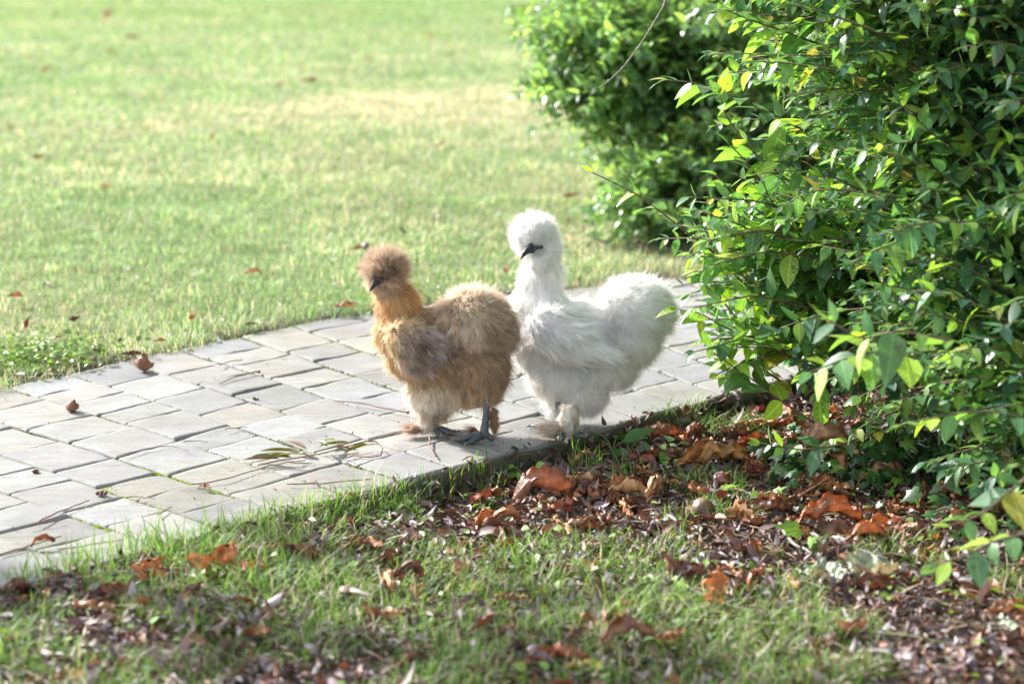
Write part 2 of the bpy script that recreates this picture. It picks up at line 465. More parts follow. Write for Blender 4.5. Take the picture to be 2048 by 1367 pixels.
# ------------------------------------------------------------------ stone path
def stone(mb, quad, top, tint, seed, thick=.045):
    """one sett: a bevelled, slightly uneven block over a quad of ground points"""
    n = 13
    s = np.array([0, .022, .07, .17, .29, .42, .5, .58, .71, .83, .93, .978, 1])
    U, V = np.meshgrid(s, s)
    a, b, c_, d = [np.array(p) for p in quad]
    XY = (a[None, None] * ((1 - U) * (1 - V))[..., None] + b * (U * (1 - V))[..., None] + c_ * (U * V)[..., None] + d * ((1 - U) * V)[..., None])
    e = np.minimum(np.minimum(U, 1 - U), np.minimum(V, 1 - V))
    wob = (np.stack([noise2(XY[..., 0], XY[..., 1], 28, seed), noise2(XY[..., 0], XY[..., 1], 28, seed + 50)], -1) - .5) * .0042
    XY = XY + wob * np.where(e < .1, 1, .3)[..., None]
    z = top + (noise2(XY[..., 0], XY[..., 1], 16, seed + 9) - .5) * .0028 - np.where(e < .01, .0022 + .0025 * noise2(XY[..., 0], XY[..., 1], 60, seed + 2), 0)
    rs = np.random.default_rng(seed)
    z = z + (U - .5) * rs.normal(0, .0008) + (V - .5) * rs.normal(0, .0008)
    step = (noise2(XY[..., 0] * .8 + XY[..., 1] * .6, XY[..., 0] * .2 - XY[..., 1] * .25, 24, seed + 3) > .62)
    z = z - step * .0013
    top_v = np.concatenate([XY, z[..., None]], -1).reshape(-1, 3)
    i, j = np.meshgrid(np.arange(n - 1), np.arange(n - 1), indexing='ij'); i, j = i.ravel(), j.ravel()
    q = np.stack([i * n + j, i * n + j + 1, (i + 1) * n + j + 1, (i + 1) * n + j], 1)
    ring = np.concatenate([np.arange(n), np.arange(1, n) * n + n - 1, (n - 1) * n + np.arange(n - 2, -1, -1), np.arange(n - 2, 0, -1) * n])
    low = top_v[ring].copy(); low[:, 2] = top - thick
    low[:, :2] += (low[:, :2] - top_v[:, :2].mean(0)) * .012
    k = len(ring); base = n * n
    side_v = top_v[ring].copy(); side_v[:, 2] -= .004; side_v[:, :2] += (side_v[:, :2] - top_v[:, :2].mean(0)) * .006
    q2 = np.concatenate([np.stack([ring, base + np.arange(k), base + (np.arange(k) + 1) % k, np.roll(ring, -1)], 1),
                         np.stack([base + np.arange(k), base + k + np.arange(k), base + k + (np.arange(k) + 1) % k, base + (np.arange(k) + 1) % k], 1)])
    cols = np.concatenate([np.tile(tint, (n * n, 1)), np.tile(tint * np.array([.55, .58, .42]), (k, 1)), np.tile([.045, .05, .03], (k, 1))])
    mb.add(np.concatenate([top_v, side_v, low]), np.concatenate([q, q2]), c=cols)


pm = MB(); jm = MB()
joint_pts = []
a0 = arc[1] - .6
rs = np.random.default_rng(3)
k = 0
a = a0
while a < arc[-1] - .2:
    wd = rs.uniform(.108, .134) * (1.12 if a < arc[2] else 1)
    a1 = min(a + wd, arc[-1])
    L = np.linalg.norm(edge_pt(FAR, a + wd / 2) - edge_pt(NEAR, a + wd / 2))
    u = 0
    while u < 1 - 1e-6:
        ln = rs.uniform(.095, .165)
        u1 = u + ln / L
        if 1 - u1 < .07 / L: u1 = 1
        g = .0011 / L; ga = .0021
        quad = [path_xy(a + ga, u + g), path_xy(a1 - ga, u + g), path_xy(a1 - ga, min(u1, 1) - g), path_xy(a + ga, min(u1, 1) - g)]
        quad = [p + rs.normal(0, .0012, 2) for p in quad]
        v = rs.uniform(.84, 1.08); wm = rs.uniform(-.6, 1.0)
        if rs.random() < .12: v *= .82
        tint = np.array([.212 + .008 * wm, .210, .205 - .012 * wm]) * v
        top = rs.normal(0, .0011)
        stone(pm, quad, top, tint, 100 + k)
        k += 1
        pq = path_xy((a + a1) / 2, min(u1, 1))
        joint_pts.append((path_xy(a, min(u1, 1)), path_xy(a1, min(u1, 1)), .5))
        joint_pts.append((path_xy(a1, u), path_xy(a1, min(u1, 1)), 1.))
        u = u1
    a = a1
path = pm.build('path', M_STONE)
tag(path, kind='structure')
# mortar bed between the stones
bed_a = np.linspace(a0, arc[-1] - .2, 120); bed_u = np.linspace(.004, .996, 24)
bv = np.array([[*path_xy(x, y), -.009] for x in bed_a for y in bed_u]); nb = len(bed_u)
bv[:, 2] += (noise2(bv[:, 0], bv[:, 1], 40, 4) - .5) * .004
i, j = np.meshgrid(np.arange(len(bed_a) - 1), np.arange(nb - 1), indexing='ij'); i, j = i.ravel(), j.ravel()
bq = np.stack([i * nb + j, i * nb + j + 1, (i + 1) * nb + j + 1, (i + 1) * nb + j], 1)
bed = link('mortar', mesh_np('mortar', bv, bq), solid('mortar', (.10, .095, .06), (.20, .19, .15), .95, 60, bump=.6))
tag(bed, kind='structure')

# moss in the joints: tiny upright tufts, densest towards the lower left
mossN = 0
mp_, mc_ = [], []
rs = np.random.default_rng(5)
for p0, p1, wgt in joint_pts:
    mid = (p0 + p1) / 2
    if mid[1] < 1.9 or mid[1] > 5.3 or abs(mid[0]) > 1.6: continue
    dens = noise2(mid[0], mid[1], 3.2, 33)
    hot = 1.6 * np.exp(-((mid[0] + .60) ** 2 + (mid[1] - 3.02) ** 2) / .07) + .8 * np.exp(-((mid[0] + .38) ** 2 + (mid[1] - 4.28) ** 2) / .04) + .7 * np.exp(-((mid[0] - .01) ** 2 + (mid[1] - 3.28) ** 2) / .01)
    amt = (np.clip(dens - .35, 0, 1) * .9 + hot * 1.0) * wgt
    n_ = int(np.linalg.norm(p1 - p0) * 2400 * (amt * .8 + .07))
    t = rs.random(n_)[:, None]
    xy = p0 * (1 - t) + p1 * t + rs.normal(0, .0022 + .0045 * min(hot, 1), (n_, 2))
    mp_.append(xy); h_ = min(hot, 1)
    mc_.append(np.array([.11, .13, .05]) * (1 - h_) + np.array([.24, .32, .03]) * h_ + np.zeros((n_, 1)))
mxy = np.concatenate(mp_); mcol = np.concatenate(mc_) * rs.uniform(.7, 1.25, (len(mxy), 1))
tv = np.array([(-.0011, 0, 0), (.0011, 0, 0), (.0014, .0003, .003), (-.0014, -.0003, .003), (0, .0006, .0055)])
tq = np.array([(0, 1, 2, 3)]); tt = np.array([(3, 2, 4)])
an = rs.uniform(0, 6.28, len(mxy))
ax = np.stack([rs.normal(0, .35, len(mxy)), rs.normal(0, .35, len(mxy)), np.ones(len(mxy))], 1)
Mz = nrm(ax); Mx = nrm(np.cross(Mz, np.stack([np.cos(an), np.sin(an), 0 * an], 1))); My = np.cross(Mz, Mx)
MM = np.stack([Mx, My, Mz], -1) * rs.uniform(.6, 1.5, (len(mxy), 1, 1))
v, q, t, cc, _ = scatter(tv, tq, tt, np.column_stack([mxy, np.full(len(mxy), -.0082)]), MM, mcol)
tag(link('moss', mesh_np('moss', v, q, t, cc), M_GRASS), 'yellow green moss growing in the joints of the stone path', 'moss', kind='stuff')

# ------------------------------------------------------------------ grass
BT = [(0, 0.0), (.35, .9), (.7, .75), (1, 0)]


def blades(n, xy, length, width, col, seed, z0=None, lean=.5, segs=3):
    r = np.random.default_rng(seed)
    an = r.uniform(0, 2 * math.pi, n)
    out = np.stack([np.cos(an), np.sin(an), np.zeros(n)], 1)
    sa = an + math.pi / 2 + r.normal(0, .5, n)
    side = np.stack([np.cos(sa), np.sin(sa), np.zeros(n)], 1)
    ln = np.abs(r.normal(lean, .35, n))[:, None]
    z = height(xy[:, 0], xy[:, 1]) - .002 if z0 is None else z0
    base = np.column_stack([xy, z])
    L = length[:, None]; W = width[:, None]
    rows = []
    ts = np.linspace(0, 1, segs + 1)
    for t in ts[:-1]:
        ctr = base + L * (np.array([0, 0, 1]) * (t - .32 * ln * t * t) + out * ln * .75 * t * t)
        w_ = W * (1 - .55 * t)
        rows += [ctr - side * w_ * .5, ctr + side * w_ * .5]
    tip = base + L * (np.array([0, 0, 1]) * (1 - .32 * ln) + out * ln * .75)
    V = np.stack(rows + [tip], 1)
    nv = V.shape[1]
    q = np.array([[2 * i, 2 * i + 1, 2 * i + 3, 2 * i + 2] for i in range(segs - 1)])
    tt = np.array([[2 * segs - 2, 2 * segs - 1, 2 * segs]])
    off = (np.arange(n) * nv)[:, None, None]
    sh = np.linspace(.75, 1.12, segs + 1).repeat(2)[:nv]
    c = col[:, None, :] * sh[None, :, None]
    return V.reshape(-1, 3), (q[None] + off).reshape(-1, 4), (tt[None] + off).reshape(-1, 3), c.reshape(-1, 3)


def grass_object(name, parts, label):
    mb = MB()
    for v, q, t, c in parts: mb.add(v, q, t, c)
    o = mb.build(name, M_GRASS)
    return tag(o, label, 'grass', kind='stuff')


def grass_cols(n, x, y, r, dryness, near=False):
    g1, g2, g3 = np.array([.17, .29, .12]), np.array([.31, .42, .22]), np.array([.085, .19, .075])
    if near: g1, g2, g3 = np.array([.14, .27, .045]), np.array([.25, .38, .08]), np.array([.08, .19, .035])
    k = r.random((n, 1)); c = np.where(k < .45, g1, np.where(k < .8, g2, g3))
    d = (r.random(n) < dryness)[:, None]
    c = np.where(d, np.array([.50, .44, .35]) * r.uniform(.8, 1.2, (n, 1)), c)
    return c * r.uniform(.75, 1.25, (n, 1))


DRYSPOTS = [(970, 205, .65, 1.3, .9), (1020, 250, .4, .5, .4), (640, 215, .5, .8, .45), (520, 245, .7, .9, .4), (720, 305, .45, .35, .55), (330, 330, .5, .6, .3), (1000, 290, .3, .2, .5), (850, 450, .3, .12, .35)]
# lawn beyond the path: density falls with distance while blades stay in clumps
r = np.random.default_rng(21)
NB = 500000
yy = 3.0 * (29 / 3.0) ** r.random(NB)
xx = r.uniform(-1, 1, NB) * (.34 * yy + .6)
dn_, df_ = zones(xx, yy)
keep = (df_ > -.028) & (r.random(NB) < .45 + .75 * noise2(xx, yy, 14, 6))
xx, yy, df_ = xx[keep], yy[keep], df_[keep]; n = len(xx)
dryn = np.clip(noise2(xx, yy, 1.1, 11) * .55 + noise2(xx, yy, 3.1, 12) * .45 - .15, 0, 1) ** 1.2
for px_, py_, sx_, sy_, am_ in DRYSPOTS:
    g_ = G(px_, py_); dryn = dryn + .95 * am_ * np.exp(-((xx - g_[0]) / sx_) ** 2 - ((yy - g_[1]) / sy_) ** 2)
sc = np.clip(yy / 4.2, 1, 6)
edge = np.exp(-np.maximum(df_, 0) / .12)
tuft = noise2(xx, yy, 9, 8)
ln = (.016 + .016 * tuft + .012 * edge) * r.uniform(.6, 1.4, n) * sc ** .35
wd = .0021 * sc ** .9 * r.uniform(.7, 1.3, n)
gc = grass_cols(n, xx, yy, r, dryn * .85) * ((.72 + .56 * noise2(xx, yy, 17, 77)) * (.84 + .32 * noise2(xx, yy, 3.3, 78)))[:, None] * np.array([1.2, 1.14, 1.26])
farm = np.clip((yy - 14) / 8, 0, 1)[:, None]
gc = gc * (1 - farm * .35) + np.array([.16, .27, .05]) * farm * .35
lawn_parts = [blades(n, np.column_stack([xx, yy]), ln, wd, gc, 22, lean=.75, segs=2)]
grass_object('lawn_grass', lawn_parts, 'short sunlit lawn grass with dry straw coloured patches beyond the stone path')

# rough grass on the camera's side of the path
r = np.random.default_rng(31)
NB = 235000
yy = r.uniform(1.7, 3.75, NB); xx = r.uniform(-1, 1, NB) * (.28 * yy + .65)
dn_, df_ = zones(xx, yy)
cov = noise2(xx, yy, 5, 41) * .55 + noise2(xx, yy, 14, 42) * .45
right = np.clip((xx * 3.3 / yy + .15) / .75, 0, 1)
thr = .30 + (.22 - .12 * (yy < 2.85)) * right + .35 * shrub_shade(xx, yy)
keep = (dn_ > -.008) & (cov > thr + .085) & (r.random(NB) < .35 + .6 * noise2(xx, yy, 38, 43))
xx, yy, dn_, cov = xx[keep], yy[keep], dn_[keep], cov[keep]; n = len(xx)
ln = (.016 + .045 * np.clip(cov - .35, 0, 1)) * r.uniform(.5, 1.8, n)
wd = r.uniform(.0012, .0024, n)
gc = grass_cols(n, xx, yy, r, .16, True)
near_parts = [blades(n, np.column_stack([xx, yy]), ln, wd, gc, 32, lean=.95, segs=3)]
# longer tufts along the kerb, placed where they stand beside the stones
tufts = [(490, 985, 60, .07, .5), (250, 1130, 50, .075, .1), (320, 1110, 45, .07, .1), (430, 1060, 50, .06, .1), (980, 1090, 25, .05, .1), (780, 985, 50, .05, .1), (850, 965, 40, .05, .1), (610, 1040, 40, .05, .1), (1170, 905, 70, .05, .1), (1255, 925, 80, .035, .1), (1290, 950, 60, .03, .1),
         (100, 1165, 45, .07, .1), (1000, 945, 30, .05, .1), (1330, 960, 60, .03, .1), (700, 1010, 45, .05, .1), (380, 1140, 55, .07, .1), (200, 1190, 40, .06, .1), (560, 1100, 50, .05, .1), (1240, 1065, 60, .03, .1), (1420, 985, 40, .03, .1), (150, 1140, 40, .06, .1), (205, 1150, 50, .06, .1), (350, 1085, 50, .06, .2), (400, 1065, 45, .06, .1), (470, 1020, 50, .05, .4), (525, 1040, 50, .05, .2), (50, 1185, 50, .06, .1), (290, 1100, 40, .06, .1), (700, 985, 30, .04, .1), (930, 950, 30, .04, .1)]
for k, (px, py, n, L_, d_) in enumerate(tufts):
    g0 = G(px, py, -.02)
    xy = g0[:2] + r.normal(0, .022, (n, 2))
    near_parts.append(blades(n, xy, L_ * r.uniform(.5, 1.2, n), r.uniform(.0015, .003, n), grass_cols(n, 0, 0, r, d_, True), 50 + k, lean=.45))
for k in range(46):
    a_ = r.uniform(arc[1] + .1, arc[4] - .05); e_ = edge_pt(NEAR, a_) + r.normal(0, .012, 2); m_ = r.integers(10, 34)
    near_parts.append(blades(m_, e_ + r.normal(0, .016, (m_, 2)), r.uniform(.03, .06) * r.uniform(.5, 1.2, m_), r.uniform(.0013, .0026, m_), grass_cols(m_, 0, 0, r, .15, True), 900 + k, lean=.6))
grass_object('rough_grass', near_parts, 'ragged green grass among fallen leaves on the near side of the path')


# broad-leaved small weeds along the far kerb and in the near turf
def ovate(nl=5, fold=.25, droop=.25, shape=None, wid=.5):
    """leaf template of unit length along +y, width wid"""
    ts = np.linspace(0, 1, nl)
    ws = shape(ts) if shape else np.sin(np.pi * ts ** .8) ** .85
    v, u = [], []
    for t_, w_ in zip(ts, ws):
        z = -droop * t_ * t_
        for s_ in (-1, 0, 1):
            v.append((s_ * w_ * wid * .5, t_, z + abs(s_) * w_ * wid * .5 * fold)); u.append((s_ * w_, t_))
    q = []
    for i_ in range(nl - 1):
        a_ = i_ * 3
        q += [(a_, a_ + 1, a_ + 4, a_ + 3), (a_ + 1, a_ + 2, a_ + 5, a_ + 4)]
    return np.array(v, float), np.array(q), np.array(u, float)


OV = ovate(5, .3, .15, wid=.8)


def leaf_cloud(xyz, size, col, seed, up=.6, tmpl=None):
    r = np.random.default_rng(seed); n = len(xyz)
    an = r.uniform(0, 2 * math.pi, n)
    axd = np.stack([np.cos(an), np.sin(an), r.normal(.15, .3, n)], 1)
    nm = nrm(np.stack([r.normal(0, 1 - up, n), r.normal(0, 1 - up, n), np.ones(n)], 1))
    M = basis(axd, nm) * size[:, None, None]
    T = tmpl or OV
    return scatter(T[0], T[1], None, xyz, M, col, T[2])


r = np.random.default_rng(61)
pts, sz, cl = [], [], []
NW = 9000
yy = r.uniform(3.2, 5.4, NW); xx = r.uniform(-.34, .3, NW) * yy
dn_, df_ = zones(xx, yy)
k_ = (df_ > -.01) & (df_ < .16) & (noise2(xx, yy, 5, 71) > .42)
xx, yy = xx[k_], yy[k_]
pts.append(np.column_stack([xx, yy, height(xx, yy) + r.uniform(.003, .03, len(xx))]))
g0 = G(45, 722)
xx, yy = g0[0] + r.normal(0, .10, 900), g0[1] + r.normal(0, .07, 900)
k_ = zones(xx, yy)[1] > 0
pts.append(np.column_stack([xx[k_], yy[k_], height(xx[k_], yy[k_]) + r.uniform(.005, .04, k_.sum())]))
NW = 2200
yy = r.uniform(1.9, 3.5, NW); xx = r.uniform(-.34, .3, NW) * yy
k_ = (zones(xx, yy)[0] > .02) & (noise2(xx, yy, 7, 72) > .5)
xx, yy = xx[k_], yy[k_]
pts.append(np.column_stack([xx, yy, height(xx, yy) + r.uniform(.004, .025, len(xx))]))
pts = np.concatenate(pts); n = len(pts)
cl = np.array([.13, .24, .05]) * r.uniform(.7, 1.5, (n, 1)) * np.array([1, 1, 1]) + r.uniform(0, .05, (n, 1)) * np.array([1, .6, .2])
v, q, t, cc, uu = leaf_cloud(pts, r.uniform(.007, .018, n), cl, 62)
tag(link('clover', mesh_np('clover', v, q, t, cc, uu), M_WEED), 'small round green weed leaves along the turf edges', 'weeds', kind='stuff')

def leaf_geo(seed, nl, nw, curl, roll, twist, wid, wave, arch):
    """a dried leaflet of unit length: bowed along its midrib, its sides rolled up, ribbed and crumpled"""
    r = np.random.default_rng(seed)
    roll = roll * (1.75 if arch else 1.3)
    t = np.linspace(0, 1, nl); s = np.linspace(-1, 1, nw)
    wprof = np.sin(np.pi * t ** 1.25) ** .8 * (1 - .15 * t) * wid + .006
    # midrib in the x-z plane
    kappa = curl * (1 + .5 * np.sin(t * 5 + r.uniform(0, 6)))
    thh = np.cumsum(kappa) / nl; thh = thh - thh[nl // 2] if arch else thh - thh[nl // 2] * .9
    side_b = np.cumsum(r.normal(0, .5) * np.sin(t * 4 + r.uniform(0, 6))) / nl
    mx_ = np.cumsum(np.cos(thh)) / nl; mz = -np.cumsum(np.sin(thh)) / nl; my = np.cumsum(side_b) / nl
    if not arch: mz = -mz
    mz = mz - mz.min()
    V = np.zeros((nl, nw, 3)); U = np.zeros((nl, nw, 2))
    for i_ in range(nl):
        tw = twist * (t[i_] - .5) * 2
        ra = roll * (1 + .4 * math.sin(t[i_] * 6 + seed)) * 1.6
        w_ = wprof[i_]
        for j_ in range(nw):
            a_ = ra * abs(s[j_])
            yy_ = math.copysign(w_ * (math.sin(a_) / max(ra, .05)), s[j_]) if ra > .05 else w_ * s[j_]
            zz_ = w_ * (1 - math.cos(a_)) / max(ra, .05)
            rib = .017 * wave * abs(s[j_]) ** .7 * math.sin((t[i_] - .28 * abs(s[j_])) * 46)
            rag = (r.normal(0, .006) if abs(s[j_]) > .9 else 0)
            zz_ = zz_ + rib
            y2, z2 = (yy_ + rag) * math.cos(tw) - zz_ * math.sin(tw), (yy_ + rag) * math.sin(tw) + zz_ * math.cos(tw)
            nx_, nz_ = -math.sin(thh[i_]), math.cos(thh[i_])
            if arch: nx_ = -nx_
            V[i_, j_] = (mx_[i_] + nx_ * z2 * .8, my[i_] + y2, mz[i_] + nz_ * z2)
            U[i_, j_] = (s[j_], t[i_])
    V[..., 2] += (noise2(V[..., 0] * 9, V[..., 1] * 9, 1, seed % 97) - .5) * .10 * wave + (noise2(U[..., 0] * 5, U[..., 1] * 14, 1, seed % 89) - .5) * .07 * wave
    V[..., 1] += (noise2(U[..., 0] * 2 + 9, U[..., 1] * 7, 1, seed % 83) - .5) * .12 * wave
    V[..., 0] += (noise2(U[..., 0] * 4, U[..., 1] * 6 + 5, 1, seed % 79) - .5) * .08 * wave
    i_, j_ = np.meshgrid(np.arange(nl - 1), np.arange(nw - 1), indexing='ij'); i_, j_ = i_.ravel(), j_.ravel()
    q = np.stack([i_ * nw + j_, i_ * nw + j_ + 1, (i_ + 1) * nw + j_ + 1, (i_ + 1) * nw + j_], 1)
    return V, U, q


# ------------------------------------------------------------------ leaf litter (nobody could count it)
r = np.random.default_rng(81)
LT = [ovate(5, .5, .35, wid=.38), ovate(5, -.6, -.5, wid=.42), ovate(5, .9, .1, wid=.5), ovate(5, 1.2, .5, wid=.3)]
mb = MB()
palette = np.array([(.08, .045, .042), (.12, .075, .07), (.17, .13, .14), (.11, .05, .032), (.26, .23, .25), (.05, .034, .032), (.20, .09, .05), (.16, .10, .095)])
NL = 95000
yy = r.uniform(1.7, 4.1, NL); xx = r.uniform(-1, 1.1, NL) * (.29 * yy + .6)
dn_, df_ = zones(xx, yy)
dens = .62 + .4 * np.clip((xx * 3.3 / yy + .25) / .6, 0, 1) + .3 * (noise2(xx, yy, 6, 91) - .5)
band = np.exp(-((dn_ - .22) / .2) ** 2) * np.clip((xx + .3) / .4, 0, 1)
keep = (dn_ > .0) & (r.random(NL) < dens + .35 * band)
# a thin scatter along the far kerb and under the far shrub
NL2 = 14000
y2 = r.uniform(3.2, 6.6, NL2); x2 = r.uniform(-.34, .34, NL2) * y2
d2 = zones(x2, y2)[1]
under = np.exp(-(((x2 - .55) / .5) ** 2 + ((y2 - 5.75) / .28) ** 2))
bare = 0
for px_, py_, sx_, sy_ in ((815, 467, .09, .05), (1190, 440, .10, .12), (1230, 470, .12, .10), (190, 690, .10, .05), (680, 300, .12, .08), (1080, 420, .1, .08), (1260, 520, .12, .1)):
    g_ = G(px_, py_); bare = bare + .6 * np.exp(-((x2 - g_[0]) / sx_) ** 2 - ((y2 - g_[1]) / sy_) ** 2)
k2 = (d2 > -.02) & (r.random(NL2) < .6 * np.exp(-np.maximum(d2, 0) / .06) + .8 * under + .012 + bare)
xx = np.concatenate([xx[keep], x2[k2]]); yy = np.concatenate([yy[keep], y2[k2]]); n = len(xx)
zz = height(xx, yy) + r.uniform(.002, .013, n)
kind_ = r.integers(0, 4, n)
for k in range(4):
    s_ = kind_ == k; m_ = s_.sum()
    an = r.uniform(0, 6.28, m_)
    axd = np.stack([np.cos(an), np.sin(an), r.normal(0, .35, m_)], 1)
    nm = nrm(np.stack([r.normal(0, .6, m_), r.normal(0, .6, m_), np.ones(m_)], 1))
    MM = basis(axd, nm) * (r.lognormal(-4.18, .38, m_))[:, None, None]
    cols = palette[r.integers(0, 8, m_)] * r.uniform(.7, 1.5, (m_, 1))
    T = LT[k]
    v, q, t, cc, uu = scatter(T[0], T[1], None, np.column_stack([xx[s_], yy[s_], zz[s_]]), MM, cols, T[2])
    mb.add(v, q, t, cc, uu)
# medium rust coloured curled scraps, thickest by the kerb
NM = 2600
ym = r.uniform(1.85, 3.75, NM); xm = r.uniform(-.38, .42, NM) * ym; dm = zones(xm, ym)[0]
km = (dm > .015) & (r.random(NM) < .05 + .33 * np.exp(-((dm - .2) / .2) ** 2) * np.clip((xm + .35) / .4, 0, 1) + .07 * (noise2(xm, ym, 5, 93) > .6))
xm, ym = xm[km], ym[km]; zm = height(xm, ym) + r.uniform(.006, .018, len(xm))
kind_ = r.integers(0, 4, len(xm)); rust = np.array([(.26, .10, .05), (.17, .075, .045), (.32, .16, .08), (.11, .05, .04), (.22, .065, .045)])
RT = []
for k in range(4):
    T_ = ovate(11, [.5, .9, -.4, 1.3][k], [.5, -.5, .8, .2][k], wid=[.5, .6, .42, .5][k])
    T_[0][:, 2] += .05 * np.sin(T_[0][:, 1] * 17 + k) * np.abs(T_[2][:, 0]) + .12 * (noise2(T_[0][:, 0] * 3, T_[0][:, 1] * 3, 2, k) - .5)
    T_[0][:, 0] += .14 * np.sin(T_[0][:, 1] * 4 + k * 2)
    RT.append(T_)
for k in range(4):
    s_ = kind_ == k; m_ = s_.sum(); an = r.uniform(0, 6.28, m_)
    axd = np.stack([np.cos(an), np.sin(an), r.normal(.05, .2, m_)], 1)
    nm = nrm(np.stack([r.normal(0, .45, m_), r.normal(0, .45, m_), np.ones(m_)], 1))
    T = RT[k]
    v, q, t, cc, uu = scatter(T[0], T[1], None, np.column_stack([xm[s_], ym[s_], zm[s_]]), basis(axd, nm) * r.uniform(.016, .040, m_)[:, None, None], rust[r.integers(0, 5, m_)] * r.uniform(.7, 1.3, (m_, 1)), T[2])
    mb.add(v, q, t, cc, uu)
# curled chestnut leaflets, heaped below the kerb and under the shrub
CT = []
for k in range(9):
    V_, U_, q_ = leaf_geo(500 + k * 7, 20, 9, [1.8, .8, 2.4, .5, 1.4, 2.8, 1.0, .3, 2.][k], [1.1, 1.6, .8, 2., 1.3, .9, .6, 1.5, 1.7][k], [.3, 1., .5, .2, .9, .2, .8, .3, .6][k], .32, 1.4, k % 3 == 0)
    V_ = V_.reshape(-1, 3); V_[:, :2] -= V_[:, :2].mean(0); V_[:, 2] -= V_[:, 2].min()
    V_ = V_[:, [1, 0, 2]]; CT.append((V_, q_[:, ::-1], U_.reshape(-1, 2)))
NQ = 1900
yq = r.uniform(2.3, 3.85, NQ); xq = r.uniform(-.36, .40, NQ) * yq; dq = zones(xq, yq)[0]
pq_ = .55 * np.exp(-((dq - .16) / .13) ** 2) * np.clip((xq + .25) / .35, 0, 1) + .30 * np.exp(-(((xq - .45) / .40) ** 2 + ((yq - 2.95) / .28) ** 2)) + .05
kq = (dq > .02) & (r.random(NQ) < pq_)
xq, yq = xq[kq], yq[kq]; zq = height(xq, yq) + r.uniform(.0, .012, len(xq)); kd = r.integers(0, 9, len(xq))
rustc = np.array([(.36, .15, .06), (.22, .10, .055), (.42, .23, .11), (.15, .07, .045), (.30, .10, .055), (.30, .13, .06)])
for k in range(9):
    s_ = kd == k; m_ = int(s_.sum()); an = r.uniform(0, 6.28, m_)
    axd = np.stack([np.cos(an), np.sin(an), r.normal(0, .22, m_)], 1); nm = nrm(np.stack([r.normal(0, .35, m_), r.normal(0, .35, m_), np.ones(m_)], 1))
    tn_ = .55 + .9 * noise2(CT[k][0][:, 0] * 9, CT[k][0][:, 1] * 9, 1, k)
    v, q, t, cc, uu = scatter(CT[k][0], CT[k][1], None, np.column_stack([xq[s_], yq[s_], zq[s_]]), basis(axd, nm) * r.uniform(.035, .095, m_)[:, None, None], rustc[r.integers(0, 6, m_)] * r.uniform(.7, 1.3, (m_, 1)), CT[k][2], tn_)
    mb.add(v, q, t, cc, uu)
# scraps blown on to the stones beside the kerb
NP = 1500
ap = r.uniform(arc[1], arc[8], NP); up_ = r.random(NP) ** 2.2
ppx = np.array([path_xy(a_, u_) for a_, u_ in zip(ap, np.where(r.random(NP) < .6, up_ * .35, 1 - up_ * .3))])
kp = r.random(NP) < .28; ppx = ppx[kp]; m_ = len(ppx); an = r.uniform(0, 6.28, m_)
v, q, t, cc, uu = scatter(LT[1][0], LT[1][1], None, np.column_stack([ppx, np.full(m_, .002)]), basis(np.stack([np.cos(an), np.sin(an), np.zeros(m_)], 1), np.tile([0, 0, 1.], (m_, 1)) + r.normal(0, .2, (m_, 3))) * r.uniform(.002, .0075, m_)[:, None, None], palette[r.integers(0, 8, m_)] * r.uniform(.6, 1.3, (m_, 1)), LT[1][2])
mb.add(v, q, t, cc, uu)
# crumbs and thin stalks
NC = 9000
yy = r.uniform(1.8, 3.9, NC); xx = r.uniform(-.38, .42, NC) * yy
kk = (zones(xx, yy)[0] > 0) & (r.random(NC) < .35 + .6 * np.clip(xx + .2, 0, 1)); xx, yy = xx[kk], yy[kk]; n = len(xx)
T = ovate(3, 0, .1, wid=.06)
an = r.uniform(0, 6.28, n)
MM = basis(np.stack([np.cos(an), np.sin(an), r.normal(.05, .2, n)], 1), np.tile([0, 0, 1.], (n, 1)) + r.normal(0, .3, (n, 3))) * r.uniform(.015, .05, n)[:, None, None]
v, q, t, cc, uu = scatter(T[0], T[1], None, np.column_stack([xx, yy, height(xx, yy) + r.uniform(.003, .02, n)]), MM, np.array([.3, .22, .15]) * r.uniform(.5, 1.5, (n, 1)), T[2])
mb.add(v, q, t, cc, uu)
tag(mb.build('leaf_litter', M_LITTER), 'layer of small shrivelled purple brown leaves and stalks on the soil', 'leaf litter', kind='stuff')


# ------------------------------------------------------------------ shrubs
def shrub_leaf(big=True):
    return ovate(6 if big else 4, .14, .18, shape=lambda t: np.sin(np.pi * np.clip(t, 0, 1) ** .78) ** .9 * (1 - .12 * t), wid=.56)


def bez(p0, p1, p2, n):
    t = np.linspace(0, 1, n)[:, None]
    return (1 - t) ** 2 * p0 + 2 * t * (1 - t) * p1 + t * t * p2


